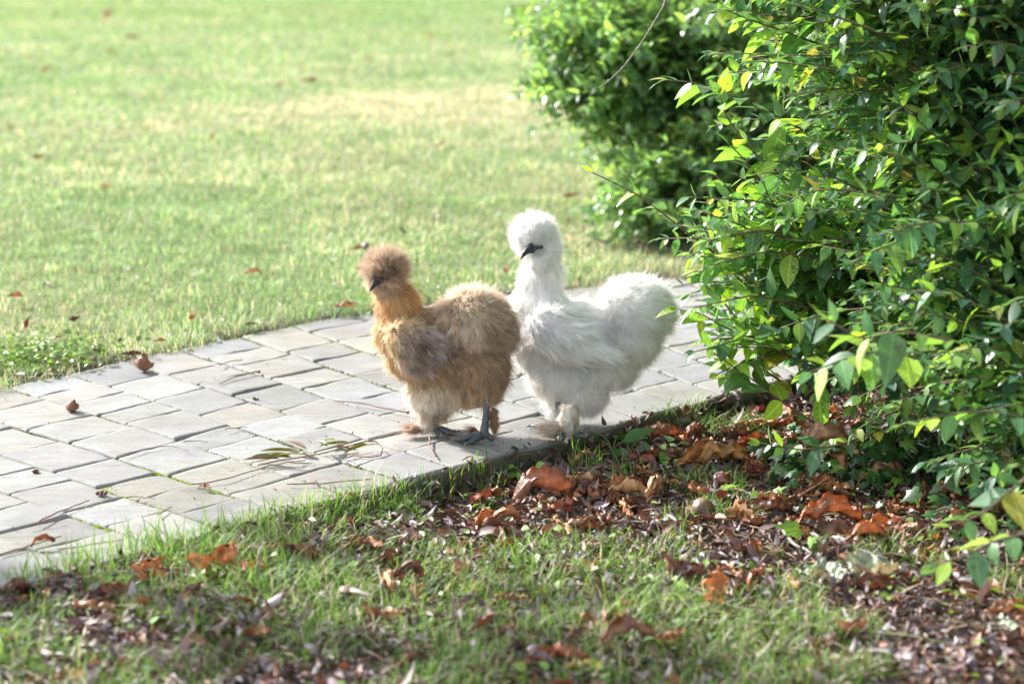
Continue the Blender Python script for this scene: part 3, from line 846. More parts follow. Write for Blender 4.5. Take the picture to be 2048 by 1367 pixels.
def shoot_leaves(pts, r, size, f0=.25, step=.022, flip=0):
    """opposite leaf pairs along a shoot: positions, axes, normals, sizes"""
    d = np.linalg.norm(np.diff(pts, axis=0), axis=1); a = np.concatenate([[0], np.cumsum(d)]); L = a[-1]
    s = np.arange(L * f0, L, step); s = s + r.normal(0, step * .15, len(s)); s = np.append(np.clip(s, 0, L), L)
    P_ = np.stack([np.interp(s, a, pts[:, i]) for i in range(3)], 1)
    T = nrm(np.stack([np.interp(s, a, np.gradient(pts[:, i], a)) for i in range(3)], 1))
    side = nrm(np.cross(T, np.array([0, 0, 1.]) + r.normal(0, .15, 3)))
    upv = np.cross(side, T)
    po, ax_, nm_, sz_ = [], [], [], []
    for m in range(len(s)):
        rot = r.normal(0, .35) + (math.pi / 2 if (m + flip) % 2 and r.random() < .45 else 0)
        sd_ = side[m] * math.cos(rot) + upv[m] * math.sin(rot)
        taper = .55 + .45 * math.sin(math.pi * min(1, (m + 1.2) / len(s)) ** .8)
        for sg in (1, -1):
            if r.random() < .07: continue
            ax1 = T[m] * r.uniform(.35, .9) + sd_ * sg + np.array([0, 0, r.normal(-.12, .22)])
            if m == len(s) - 1: ax1 = T[m] + sd_ * sg * .35
            nn = upv[m] + np.array([0, 0, .6]) + r.normal(0, .35, 3)
            po.append(P_[m]); ax_.append(ax1); nm_.append(nn); sz_.append(size * taper * r.uniform(.55, 1.32))
    return po, ax_, nm_, sz_


def foliage_mesh(name, mat, parent, groups, tmpl, r, palette, pw, kind=None):
    po, ax_, nm_, sz_ = [np.array(sum((g[i] for g in groups), [])) for i in range(4)]
    n = len(po)
    M = basis(ax_, nm_) * sz_[:, None, None]
    bend = r.normal(0, .25, n)
    c = palette[r.choice(len(palette), n, p=pw)] * r.uniform(.75, 1.3, (n, 1))
    V, q, t, cc, uu = scatter(tmpl[0], tmpl[1], None, po, M, c, tmpl[2])
    # each leaf bends by its own amount
    V = V.reshape(n, -1, 3); tt_ = tmpl[0][:, 1] ** 2
    V = V + (M[:, :, 2] * bend[:, None])[:, None, :] * tt_[None, :, None]
    return link(name, mesh_np(name, V.reshape(-1, 3), q, t, cc, uu), mat, parent)


def in_view(p, pad=200):
    d = p - np.array([0, 0, CH])
    f = d[1] * math.cos(TH) - d[2] * math.sin(TH); u = d[1] * math.sin(TH) + d[2] * math.cos(TH)
    return -pad < 1024 + FPX * d[0] / f < 2048 + pad and -pad < 683.5 - FPX * u / f < 1367 + pad


LEAFPAL = np.array([(.11, .235, .08), (.07, .175, .09), (.215, .36, .08), (.055, .14, .095), (.27, .31, .075), (.28, .22, .07)])
LEAFPW = [.34, .26, .24, .12, .03, .01]
TL = shrub_leaf()


def make_shrub(base, lobes, n_shoots, leaf, label, seed, mat, shoot_len, stems, step, group=None, extra=()):
    r = np.random.default_rng(seed)
    root = tag(empty('shrub', base), label, 'shrub')
    sm = MB(); groups = []
    # woody stems fan out from the base
    tips = []
    for k in range(stems):
        lb = lobes[r.choice(len(lobes), p=np.array([l_[2] for l_ in lobes]) / sum(l_[2] for l_ in lobes))]
        d = nrm(r.normal(0, 1, 3)); d[2] = abs(d[2]) * .8
        tip = np.array(lb[0]) + d * np.array(lb[1]) * r.uniform(.55, .9)
        if tip[2] < .05: tip[2] = .05 + r.random() * .1
        b = np.array(base) + np.array([r.normal(0, .13), r.normal(0, .13), 0])
        b[2] = -.05
        mid = (b + tip) / 2 + np.array([r.normal(0, .06), r.normal(0, .06), .16 + r.normal(0, .05)])
        pts = bez(b, mid, tip, 10) + r.normal(0, .006, (10, 3))
        sm.tube(pts, np.linspace(r.uniform(.005, .011), .0022, 10), 5)
        tips.append(pts)
    for k in range(n_shoots):
        lb = lobes[r.choice(len(lobes), p=np.array([l_[2] for l_ in lobes]) / sum(l_[2] for l_ in lobes))]
        c0, rad = np.array(lb[0]), np.array(lb[1])
        d = nrm(r.normal(0, 1, 3))
        rr = r.uniform(.42, 1.0) ** .6 * (.70 + .62 * float(noise2(d[0] + c0[1], d[2] + d[1] * .7, 2.6, seed)))
        end = c0 + d * rad * rr
        if end[2] < .02: end[2] = .02 + r.random() * .08
        out = nrm(d * np.array([1, 1, .55]) + np.array([-.15, -.05, .12]))
        Ls = shoot_len * r.uniform(.6, 1.35)
        st = end - out * Ls + np.array([0, 0, -Ls * .15])
        if not (in_view(end) or in_view(st)): 
            if r.random() < .55: continue
        mid = (st + end) / 2 + np.array([0, 0, Ls * r.uniform(.05, .2)]) + r.normal(0, .02, 3)
        pts = bez(st, mid, end, 7)
        pts[:, 2] = np.maximum(pts[:, 2], -.01)
        sm.tube(pts, np.linspace(.0022, .0009, 7), 4)
        groups.append(shoot_leaves(pts, r, leaf, .12, step))
    sm.build('stems', M_STEM, root)
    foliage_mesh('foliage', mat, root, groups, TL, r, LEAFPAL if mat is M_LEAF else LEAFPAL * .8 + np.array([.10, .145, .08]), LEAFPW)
    for k, (pix, lf, st_) in enumerate(extra):
        # individually visible shoots reaching out over the path
        lf = lf * 1.25; pts = np.array([P(*q_) for q_ in pix])
        s0 = np.linspace(0, 1, len(pts)); s1 = np.linspace(0, 1, 14)
        pts = np.stack([np.interp(s1, s0, pts[:, i_]) for i_ in range(3)], 1)
        pts[1:-1] = (pts[:-2] + 2 * pts[1:-1] + pts[2:]) / 4
        mbx = MB(); mbx.tube(pts, np.linspace(.0022, .001, 14), 6)
        br = mbx.build('shoot', M_STEM if k % 2 else M_TWIG, root)
        foliage_mesh('shoot_leaves', mat, br, [shoot_leaves(pts, r, lf, .02, st_, k)], TL, r, LEAFPAL * np.array([1.6, 1.4, 1.0]), LEAFPW)
    return root


shoots = [
    ([(1620, 700, 3.45), (1500, 560, 3.42), (1380, 470, 3.40), (1280, 390, 3.38), (1185, 345, 3.36)], .046, .047),
    ([(1680, 300, 3.5), (1560, 235, 3.46), (1470, 195, 3.43), (1390, 165, 3.41), (1335, 160, 3.4)], .050, .030),
    ([(1700, 760, 3.4), (1560, 680, 3.4), (1470, 640, 3.4), (1420, 560, 3.4), (1385, 545, 3.4)], .042, .032),
    ([(1640, 740, 3.36), (1530, 690, 3.36), (1450, 655, 3.36), (1400, 625, 3.36), (1355, 618, 3.36)], .048, .036),
    ([(1650, 860, 3.3), (1560, 800, 3.3), (1500, 755, 3.3), (1440, 715, 3.3)], .050, .040),
    ([(1700, 560, 3.55), (1600, 480, 3.5), (1500, 410, 3.46), (1430, 350, 3.42)], .045, .036),
    ([(1650, 520, 3.45), (1560, 430, 3.42), (1500, 330, 3.40), (1455, 285, 3.38)], .045, .034),
    ([(1640, 90, 3.4), (1560, 60, 3.38), (1500, 40, 3.36), (1450, 20, 3.35)], .052, .034),
    ([(1760, 860, 3.15), (1680, 890, 3.12), (1600, 900, 3.1), (1520, 885, 3.08)], .036, .028),
    ([(1850, 720, 2.75), (1760, 700, 2.7), (1680, 720, 2.66), (1620, 745, 2.62)], .050, .032),
    ([(1900, 680, 2.62), (1800, 660, 2.6), (1720, 680, 2.58), (1660, 640, 2.55)], .046, .036),
    ([(2080, 1060, 2.45), (1990, 1080, 2.42), (1930, 1110, 2.40), (1870, 1130, 2.38)], .042, .036),
    ([(2080, 930, 2.55), (2000, 1000, 2.5), (1960, 1030, 2.48), (1900, 1050, 2.45)], .044, .036),
    ([(2080, 840, 2.7), (1960, 820, 2.68), (1880, 830, 2.66), (1800, 850, 2.64)], .042, .032),
    ([(1620, 620, 3.5), (1520, 600, 3.48), (1440, 520, 3.46), (1400, 440, 3.45)], .040, .034),
    ([(1600, 380, 3.4), (1500, 300, 3.38), (1450, 230, 3.36), (1440, 190, 3.35)], .048, .034),
]
rq = np.random.default_rng(777)
for k in range(30):
    y0 = rq.uniform(430, 800); x0 = rq.uniform(1520, 1660); Y0 = rq.uniform(3.25, 3.6); x1 = rq.uniform(1375, 1460) + (60 if y0 > 720 else 0); y1 = y0 + rq.uniform(-75, 25)
    shoots.append(([(x0, y0, Y0 + .04), ((x0 + x1) / 2, (y0 + y1) / 2 - rq.uniform(5, 35), Y0), (x1, y1, Y0 - .04)], rq.uniform(.034, .046), rq.uniform(.026, .036)))
make_shrub((1.15, 3.35, 0), [((1.12, 3.35, .72), (.74, .80, .62), .28), ((1.02, 3.25, .38), (.54, .62, .34), .18), ((.92, 3.35, .95), (.52, .6, .4), .06), ((1.02, 2.95, .26), (.44, .46, .22), .15), ((1.05, 3.75, 1.25), (.8, .75, .5), .05), ((.62, 3.5, .30), (.31, .34, .25), .05), ((.80, 3.42, .78), (.44, .5, .42), .09)],
           4700, .039, 'dense green shrub on the right with leafy shoots arching over the stone path', 101, M_LEAF, .30, 90, .021, extra=shoots)
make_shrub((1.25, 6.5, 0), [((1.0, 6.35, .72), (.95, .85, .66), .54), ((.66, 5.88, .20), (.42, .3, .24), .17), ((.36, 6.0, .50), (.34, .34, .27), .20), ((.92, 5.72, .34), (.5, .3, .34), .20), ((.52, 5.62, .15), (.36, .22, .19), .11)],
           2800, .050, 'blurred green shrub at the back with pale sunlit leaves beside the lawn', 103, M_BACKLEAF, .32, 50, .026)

# bare grey twig that hangs down in front of the far shrub
mb = MB()
tp = np.array([P(x, y, Yv) for x, y, Yv in [(1352, -90, 3.62), (1340, -30, 3.62), (1328, 12, 3.61), (1300, 60, 3.6), (1275, 98, 3.6), (1245, 137, 3.59), (1218, 162, 3.58), (1198, 176, 3.58)]])
mb.tube(tp, np.linspace(.0026, .0013, 8), 6)
for k in (2, 3, 4, 5, 6): mb.sphere(tp[k], .0031, nu=8, nv=6)
tag(mb.build('bare_twig', M_GREYTWIG), 'long bare grey twig hanging down in front of the back shrub', 'twig')

# ivy at the foot of the near shrub
r = np.random.default_rng(111)


def ivy_template():
    ang = np.array([-90, -60, -20, 5, 30, 60, 90, 120, 150, 175, 200, 240]) * math.pi / 180
    rad = np.array([.12, .52, .62, .40, .66, .45, 1.0, .45, .66, .40, .62, .52])
    v = [(0, .35, .02)] + [(math.cos(a_) * r_ * .55, .35 + math.sin(a_) * r_ * .65, -.10 * r_) for a_, r_ in zip(ang, rad)]
    u = [(0, .35)] + [(math.cos(a_) * r_, .35 + math.sin(a_) * r_ * .65) for a_, r_ in zip(ang, rad)]
    k_ = len(ang)
    return np.array(v), np.array([(0, 1 + i_, 1 + (i_ + 1) % k_) for i_ in range(k_)]), np.array(u)


IV = ivy_template()
NI = 4300
cx, cy = 1.0, 3.05
xx = r.uniform(.42, 1.5, NI); yy = r.uniform(2.3, 3.75, NI)
prob = np.clip(1.25 - ((xx - 1.05) / .46) ** 2 - ((yy - 3.05) / .62) ** 2, 0, 1)
kk = (r.random(NI) < prob) & (zones(xx, yy)[0] > .03)
xx, yy, prob = xx[kk], yy[kk], prob[kk]
# thin trail of lighter leaves by the kerb
x3 = r.uniform(.42, .75, 330); y3 = 3.22 + (x3 - .42) * .5 + r.normal(0, .09, 330)
k3 = zones(x3, y3)[0] > .01
xx = np.concatenate([xx, x3[k3]]); yy = np.concatenate([yy, y3[k3]]); prob = np.concatenate([prob, .2 * np.ones(k3.sum())]); n = len(xx)
zz = height(xx, yy) + .01 + r.random(n) * (.03 + .10 * prob)
an = r.uniform(0, 6.28, n)
axd = np.stack([np.cos(an) * .8 - .2, np.sin(an) * .8 - .3, r.normal(-.35, .3, n)], 1)
nm = nrm(np.stack([r.normal(-.1, .4, n), r.normal(-.45, .35, n), np.full(n, .8)], 1))
ic = np.array([(.035, .085, .03), (.05, .12, .035), (.025, .06, .028), (.10, .18, .03)])[r.choice(4, n, p=[.4, .3, .2, .1])] * r.uniform(.8, 1.3, (n, 1))
v, q, t, cc, uu = scatter(IV[0], None, IV[1], np.column_stack([xx, yy, zz]), basis(axd, nm) * r.uniform(.018, .042, n)[:, None, None], ic, IV[2])
tag(link('ivy', mesh_np('ivy', v, None, t, cc, uu, smooth=False), M_IVY), 'dark glossy ivy creeping over the ground at the foot of the shrub', 'ivy', kind='stuff')


# ------------------------------------------------------------------ dry chestnut leaves, one object each
def dry_leaf(px, py, size, ang, col, label, curl=.8, roll=.8, twist=.3, lift=.0, group='fallen leaves scattered over soil and lawn', seed=None, z=None, wid=.30, wave=1.0, name='fallen_leaf', mat=None, upright=0, arch=0):
    """size = length in metres, ang = heading in degrees on the ground, curl = bow along the midrib, roll = sides rolled up"""
    seed = seed if seed is not None else int(px * 7 + py * 13)
    nl, nw = 34, 13; size = size * .86
    V, U, q = leaf_geo(seed, nl, nw, curl, roll, twist, wid, wave, arch)
    V = V.reshape(-1, 3) * size
    if upright:
        ca, sa = math.cos(upright), math.sin(upright)
        V = np.stack([V[:, 0] * ca - V[:, 2] * sa, V[:, 1], V[:, 0] * sa + V[:, 2] * ca], 1)
    V[:, :2] -= V[:, :2].mean(0); V[:, 2] -= V[:, 2].min()
    tone = .5 + .95 * noise2(V[:, 0] * 60, V[:, 1] * 60, 1, seed % 31)
    edge_ = np.abs(U.reshape(-1, 2)[:, 0])
    c = np.array(col)[None] * (tone * (1 - .25 * (edge_ > .85)))[:, None]
    mb = MB(); mb.add(V, q, None, c, U.reshape(-1, 2))
    mid = V.reshape(nl, nw, 3)[:, nw // 2]
    mb.tube(mid[::3] - np.array([0, 0, .0006]), np.linspace(.0016, .0006, len(mid[::3])) * size / .12, 5, np.array(col) * 1.2)
    if z is None:
        g_ = G(px, py, -.03 if py > 850 or (px > 1450 and py > 780) else 0)
        gz = float(height(np.array([g_[0]]), np.array([g_[1]]))[0])
        g_ = G(px, py, gz + .008); z = gz + .006
    else: g_ = G(px, py, z)
    o = mb.build(name, mat or M_DRY)
    if py < 700 and z < .05: lift = lift + .010 + .0015 * float(g_[1])
    o.location = (float(g_[0]), float(g_[1]), z + lift)
    o.rotation_euler = (0, 0, R(ang))
    return tag(o, label, 'leaf', group)


OR, BR, DK, RD, TN, CR, YL, PG, GY = (.28, .11, .05), (.19, .085, .05), (.10, .05, .035), (.19, .062, .042), (.33, .18, .10), (.20, .05, .045), (.50, .29, .07), (.36, .42, .30), (.26, .21, .20)
LV = [
    (1085, 1020, .16, 25, BR, 'large orange brown chestnut leaf arched over the litter in the middle foreground', dict(curl=2.2, roll=1.0, arch=1)),
    (1170, 1062, .10, 5, TN, 'light tan rolled leaf lying just in front of the large arched chestnut leaf', dict(curl=1.2, roll=1.5, arch=1)),
    (1185, 1092, .08, -60, BR, 'brown crinkled leaf under the front of the light tan rolled leaf', dict(curl=1., roll=1.2)),
    (1160, 980, .12, 8, RD, 'long narrow red brown leaf with ribbed edges behind the arched chestnut leaf', dict(curl=.4, roll=1.6)),
    (1225, 1003, .07, 70, OR, 'crumpled bright orange leaf right beside the long narrow ribbed leaf', dict(curl=1.8, roll=1.1)),
    (1008, 968, .055, 10, OR, 'small orange brown leaf by the kerb in front of the hens', dict(curl=.8, roll=.8)),
    (1275, 945, .06, 95, BR, 'narrow rolled brown leaf standing on end in short grass below the white hen', dict(curl=.6, roll=1.8, upright=1.1)),
    (530, 1045, .13, -40, CR, 'long crimson red rolled leaf lying against the kerb beside grass tufts', dict(curl=.6, roll=1.5, wave=1.5)),
    (300, 1092, .08, 60, DK, 'dark brown crumpled leaf cluster half on the kerb near the crimson leaf', dict(curl=1.5, roll=1.4)),
    (50, 1128, .12, -20, BR, 'big brown crumpled leaf on the path at its lower left corner', dict(curl=1.4, roll=1.2, arch=1)),
    (85, 1093, .042, -5, OR, 'small bright orange leaf curled on a stone of the path', dict(curl=1.6, roll=.6, z=.003, arch=1)),
    (215, 1198, .10, 25, BR, 'twisted brown leaf bent like a hook in the left foreground grass', dict(curl=1.8, roll=1.5, twist=1.)),
    (320, 1158, .08, 15, BR, 'brown rolled leaf beneath the long thin stem on the left', dict(curl=.8, roll=1.4)),
    (505, 1268, .06, 0, OR, 'blurred orange brown leaf with a long stalk in the foreground grass', dict(curl=.8, roll=.7)),
    (820, 1335, .07, 30, BR, 'brown curled leaf at the bottom edge of the foreground', dict(curl=1.5, roll=1.0, arch=1)),
    (955, 1345, .055, -30, BR, 'smaller brown leaf right of the curled one at the bottom edge', dict(curl=1., roll=1.)),
    (1030, 1300, .06, 70, DK, 'dark brown folded leaf blurred in the lower middle foreground', dict(curl=1., roll=1.3)),
    (1315, 880, .13, 8, OR, 'bright orange chestnut leaf leaning on the kerb right of the hens', dict(curl=.7, roll=.7, arch=1)),
    (1385, 895, .11, 60, BR, 'brown folded chestnut leaf beside the bright orange one at the kerb', dict(curl=1.6, roll=.9, arch=1)),
    (1300, 908, .09, 150, OR, 'orange leaf with a pale stalk under the kerb beside the upright weed', dict(curl=.8, roll=.5)),
    (1430, 935, .17, 5, (.34, .17, .06), 'long tan brown leaf bowed like a bridge behind the shiny red conker', dict(curl=1.0, roll=.8, arch=1)),
    (1525, 950, .09, 20, RD, 'crinkled red brown leaf between the bowed tan leaf and the hooked one', dict(curl=1., roll=1.6, wave=1.6)),
    (1575, 915, .13, 60, BR, 'thin brown leaf strip standing behind the crinkled red brown leaf', dict(curl=1., roll=1.2)),
    (1655, 935, .20, -35, TN, 'long tan leaf rolled into a hook in front of the ivy', dict(curl=2.6, roll=1.2, arch=1)),
    (1765, 965, .11, 20, TN, 'ribbed tan leaf arched at the edge of the ivy', dict(curl=1.8, roll=.8, arch=1, wave=1.6)),
    (1752, 925, .07, 80, BR, 'brown leaf standing upright among the ivy', dict(curl=.6, roll=1.3, upright=1.2)),
    (1535, 1030, .11, 15, BR, 'dark brown rolled leaf with a red underside between two conkers', dict(curl=.8, roll=1.3, arch=1)),
    (1618, 1025, .08, 60, BR, 'crumpled brown leaf crossed by a reddish stalk', dict(curl=1.4, roll=1.5)),
    (1655, 1062, .15, 20, OR, 'large orange brown leaf arched over dark soil with torn edges', dict(curl=1.9, roll=.8, arch=1)),
    (1842, 1035, .07, 88, OR, 'narrow orange leaf standing straight up left of the ivy', dict(curl=.3, roll=1.8, upright=1.35)),
    (1822, 1075, .08, -30, TN, 'tan folded leaf beside the shiny banded conker', dict(curl=1.4, roll=1.0, arch=1)),
    (1735, 1092, .10, 10, OR, 'orange brown leaf curled like a wave near the pale green leaves', dict(curl=1.8, roll=1.3, arch=1)),
    (1862, 1080, .06, 60, YL, 'yellowish brown crumpled leaf right of the shiny banded conker', dict(curl=1.2, roll=1.2)),
    (1760, 1085, .05, 100, YL, 'small yellow striped leaf in front of the shiny banded conker', dict(curl=.5, roll=1.2)),
    (1755, 1178, .09, 8, BR, 'brown ribbed leaf lying in front of the two pale green leaves', dict(curl=.5, roll=1.5, wave=1.6)),
    (2015, 1222, .09, 20, TN, 'blurred tan leaf at the right edge of the foreground', dict(curl=1., roll=1.)),
    (1965, 1195, .07, 60, OR, 'blurred orange leaf under the nearest shrub leaves', dict(curl=1., roll=1.)),
    (1575, 860, .09, 10, OR, 'orange brown ribbed leaf under the low shrub shoot', dict(curl=.8, roll=.8, arch=1, wave=1.5)),
    (1705, 852, .08, 0, TN, 'tan leaf deep under the shrub beside the path edge', dict(curl=.8, roll=.8)),
    (1505, 890, .10, 40, OR, 'dark orange leaf half hidden under the low shrub shoot', dict(curl=.9, roll=1.0)),
    (1640, 1155, .09, -10, PG, 'pale green wavy leaf lying flat on the litter, left of its twin', dict(curl=.8, roll=.35, wave=1.3, wid=.5)),
    (1740, 1150, .11, 45, PG, 'pale green pointed leaf propped up beside the flat wavy one', dict(curl=.8, roll=.4, wave=1.2, wid=.5)),
    (2005, 1255, .05, 10, PG, 'small pale leaf near the right edge of the foreground', dict(curl=.5, roll=.3, wid=.6)),
    (1330, 925, .04, 0, (.16, .30, .07), 'green round leaf lying under the kerb beside orange leaves', dict(curl=.4, roll=.2, wid=.6)),
    (1275, 990, .045, 170, PG, 'pale green oval leaf in the short grass left of the conkers', dict(curl=.3, roll=.4, wid=.5)),
    (1390, 1065, .04, -60, PG, 'small whitish green leaf standing in grass below the tan conker', dict(curl=.4, roll=.8, wid=.5)),
    (1150, 1113, .045, -55, (.34, .32, .38), 'small silvery grey leaf in front of the light tan rolled leaf', dict(curl=.5, roll=.9)),
    (820, 1080, .05, 30, GY, 'grey brown cupped leaf in the middle of the foreground grass', dict(curl=.8, roll=.8, wid=.55, arch=1)),
    (905, 1125, .035, 10, GY, 'small grey cupped leaf right of the larger cupped one', dict(curl=.8, roll=.9, wid=.55, arch=1)),
    (955, 1178, .05, 5, YL, 'yellow orange leaf lying flat in the foreground grass', dict(curl=.3, roll=.3)),
    (1165, 1335, .06, 0, (.45, .38, .05), 'yellow leaf lying flat at the bottom edge of the foreground', dict(curl=.2, roll=.3)),
    (140, 1352, .045, 20, (.55, .24, .02), 'bright orange yellow leaf in the bottom left corner', dict(curl=.3, roll=.4)),
    (965, 1108, .06, 80, OR, 'orange leaf tucked in grass left of the silvery grey leaf', dict(curl=1., roll=1.)),
    (1120, 1140, .07, -40, BR, 'brown leaf half sunk in grass below the silvery grey leaf', dict(curl=1.2, roll=1.)),
    (830, 985, .05, 60, DK, 'dark curled leaf close to the kerb in front of the brown hen', dict(curl=1.6, roll=1.1, arch=1)),
    (735, 637, .05, 20, OR, 'rust coloured leaf on the far kerb behind the brown hen', dict(curl=1., roll=1.1)),
    (690, 627, .065, 5, TN, 'pale tan leaf lying along the far kerb', dict(curl=.6, roll=.9)),
    (262, 708, .05, 15, DK, 'dark leaf lying on the far kerb beside the spiny husk', dict(curl=.9, roll=.9)),
    (30, 607, .055, -20, OR, 'orange leaf in the lawn near the left edge above the weeds', dict(curl=1., roll=1.)),
    (75, 700, .05, 100, OR, 'orange leaf among the green weeds at the lawn edge', dict(curl=.8, roll=1.)),
    (55, 668, .035, 80, RD, 'small red brown leaf upright in the lawn behind the weeds', dict(curl=.6, roll=1.2, upright=.9)),
    (150, 655, .045, 60, DK, 'dark brown leaf in the lawn left of the grey conker', dict(curl=1., roll=1.2)),
    (320, 696, .035, 10, OR, 'small orange leaf on the lawn edge right of the spiny husk', dict(curl=.6, roll=.8)),
    (385, 650, .04, 70, OR, 'orange brown leaf in the lawn above the middle of the far kerb', dict(curl=1., roll=.8)),
    (505, 560, .055, 5, TN, 'pale tan leaf on the lawn left of the brown hen head', dict(curl=1.1, roll=.9, arch=1)),
    (716, 510, .05, 60, OR, 'orange leaf on the lawn close behind the brown hen crest', dict(curl=1., roll=.8)),
    (880, 303, .055, 20, OR, 'bright orange leaf standing out on the lawn between the hen heads and the back shrub', dict(curl=.9, roll=.6, upright=.4)),
    (425, 287, .045, 60, OR, 'small orange leaf alone in the middle of the left lawn', dict(curl=.6, roll=.6, upright=.4)),
    (560, 184, .075, 0, OR, 'bright orange leaf far out on the lawn, left of a duller one', dict(curl=.5, roll=.5, upright=.3)),
    (620, 174, .13, 0, RD, 'wide reddish leaf far out on the lawn, right of a bright orange one', dict(curl=.6, roll=.6)),
    (738, 129, .10, 0, OR, 'dull orange leaf far out on the lawn behind the reddish one', dict(curl=.5, roll=.6)),
    (895, 119, .11, 0, DK, 'dark brown leaf far out on the lawn near the back shrub', dict(curl=.5, roll=.6)),
    (861, 82, .11, 0, TN, 'pale leaf near the top of the lawn beside the back shrub', dict(curl=.6, roll=.5)),
    (215, 48, .22, 110, TN, 'pale upright leaf near the top left of the lawn', dict(curl=.5, roll=.6, upright=.5)),
    (263, 85, .15, 0, BR, 'brown leaf on the upper left lawn just nearer than the pale upright one', dict(curl=.5, roll=.6)),
    (90, 153, .10, 0, TN, 'tan leaf on the far left of the upper lawn', dict(curl=.6, roll=.6, upright=.3)),
    (220, 112, .10, 20, TN, 'faint beige leaf on the upper left lawn', dict(curl=.6, roll=.6)),
    (75, 327, .06, 10, OR, 'orange brown leaf on the left lawn near the frame edge', dict(curl=.6, roll=.8)),
    (20, 268, .05, 40, OR, 'small orange leaf at the left edge of the lawn', dict(curl=.6, roll=.8)),
    (212, 386, .05, 60, TN, 'cream coloured leaf on the left lawn', dict(curl=.7, roll=.7)),
    (600, 138, .07, 60, TN, 'small cream leaf far out on the lawn behind the reddish one', dict(curl=.7, roll=.7)),
    (1330, 425, .09, 20, (.5, .22, .09), 'pinkish orange leaf on the soil under the back shrub', dict(curl=.7, roll=.7)),
    (1490, 445, .08, 70, OR, 'bright orange leaf under the back shrub beside the near shrub', dict(curl=.7, roll=.7)),
    (1405, 425, .10, -10, BR, 'brown leaf in the shade under the back shrub', dict(curl=.9, roll=.9)),
    (1140, 405, .07, 30, BR, 'brown leaf on the lawn just behind the white hen crest', dict(curl=.9, roll=.9)),
    (1010, 555, .05, 90, OR, 'orange leaf at the lawn edge between the two hens', dict(curl=.7, roll=.9)),
    (905, 868, .025, 15, OR, 'tiny rust leaf on the stones under the brown hen', dict(curl=.9, roll=.9, z=.004)),
    (410, 975, .03, -30, TN, 'tiny tan leaf on the stones near the grass tuft', dict(curl=.9, roll=.9, z=.004)),
]
for px, py, sz_, an_, c_, lb_, kw in LV:
    dry_leaf(px, py, sz_, an_, c_, lb_, **kw)

# two leaves that hang low in the shade of the far shrub
# ------------------------------------------------------------------ conkers, husks, seeds
M_CONKER = solid('conker_shell', (.10, .018, .014), (.20, .045, .03), .22, 25, .6, coat=.6, stretch=(1, 1, 5))
M_CONKER_DULL = solid('dull_conker_shell', (.11, .06, .038), (.17, .115, .07), .5, 25, .5)
M_CONKER_GREY = solid('weathered_conker_shell', (.07, .045, .05), (.13, .10, .11), .3, 25, .5, coat=.3)
M_SCAR = solid('conker_scar', (.45, .36, .26), (.55, .46, .34), .8, 60)
M_HUSK = solid('husk_shell', (.14, .055, .035), (.28, .13, .08), .6, 70, bump=.5)
M_HUSKIN = solid('husk_lining', (.38, .20, .08), (.50, .30, .14), .6, 40)


def conker(px, py, rad, mat, label, scar=(.5, -.4, .8)):
    g = G(px, py, -.02 if py > 850 else 0)
    gz = float(height(g[:1], g[1:2])[0]); g = G(px, py, gz + rad * .8)
    root = tag(empty('conker', (g[0], g[1], gz)), label, 'conker', 'conkers dropped on the ground')
    mb = MB(); r = np.random.default_rng(int(px))
    a_ = r.uniform(0, 3.14); ro = np.array([(math.cos(a_), -math.sin(a_), 0), (math.sin(a_), math.cos(a_), 0), (0, 0, 1)])
    c0 = np.array([g[0], g[1], gz + rad * .85])
    mb.sphere(c0, (rad * 1.06, rad * .95, rad * .92), ro, bump=.12, seed=int(px) % 50, nu=24, nv=16); mb.build('shell', mat, root)
    s = nrm(np.array(scar)); mb = MB()
    B = basis(np.array([nrm(np.cross(s, [0, 0, 1.]))]), np.array([s]))[0]
    mb.sphere(c0 + s * rad * .80, (rad * .5, rad * .42, rad * .2), B, bump=.2, nu=14, nv=8); mb.build('scar', M_SCAR, root)


conker(1445, 962, .0175, M_CONKER, 'shiny dark red conker in short grass under the bowed tan leaf', (.6, .6, -.4))
conker(1405, 1018, .019, M_CONKER_DULL, 'dull tan conker sitting beside a small green leaf', (-.9, .3, -.5))
conker(1312, 1050, .010, M_CONKER_GREY, 'small purple grey conker among orange leaf scraps')
conker(1793, 1056, .017, M_CONKER, 'shiny banded conker next to the tan folded leaf', (-.5, -.2, -.7))
conker(1658, 1000, .014, M_CONKER, 'glossy purple red conker beside a green leaf behind the arched orange leaf', (.8, .3, -.2))
conker(880, 437, .014, M_CONKER_DULL, 'reddish conker on the lawn between the two hen heads', (.6, .4, -.5))
conker(198, 699, .014, M_CONKER_GREY, 'grey conker in the lawn edge left of the spiny husk', (.5, .8, 0))
conker(732, 493, .012, M_CONKER_GREY, 'pale grey conker on the lawn just above the brown hen crest', (.5, .8, 0))
conker(694, 1192, .016, M_CONKER_DULL, 'blurred conker with a pale scar in the foreground grass', (-.7, -.6, -.1))
conker(1071, 1306, .012, M_CONKER_GREY, 'blurred grey brown conker beside the folded leaf in the lower foreground', (.5, .8, 0))
conker(1418, 845, .012, M_SCAR, 'pinkish white peeled conker by the kerb under the shrub', (.5, .8, 0))


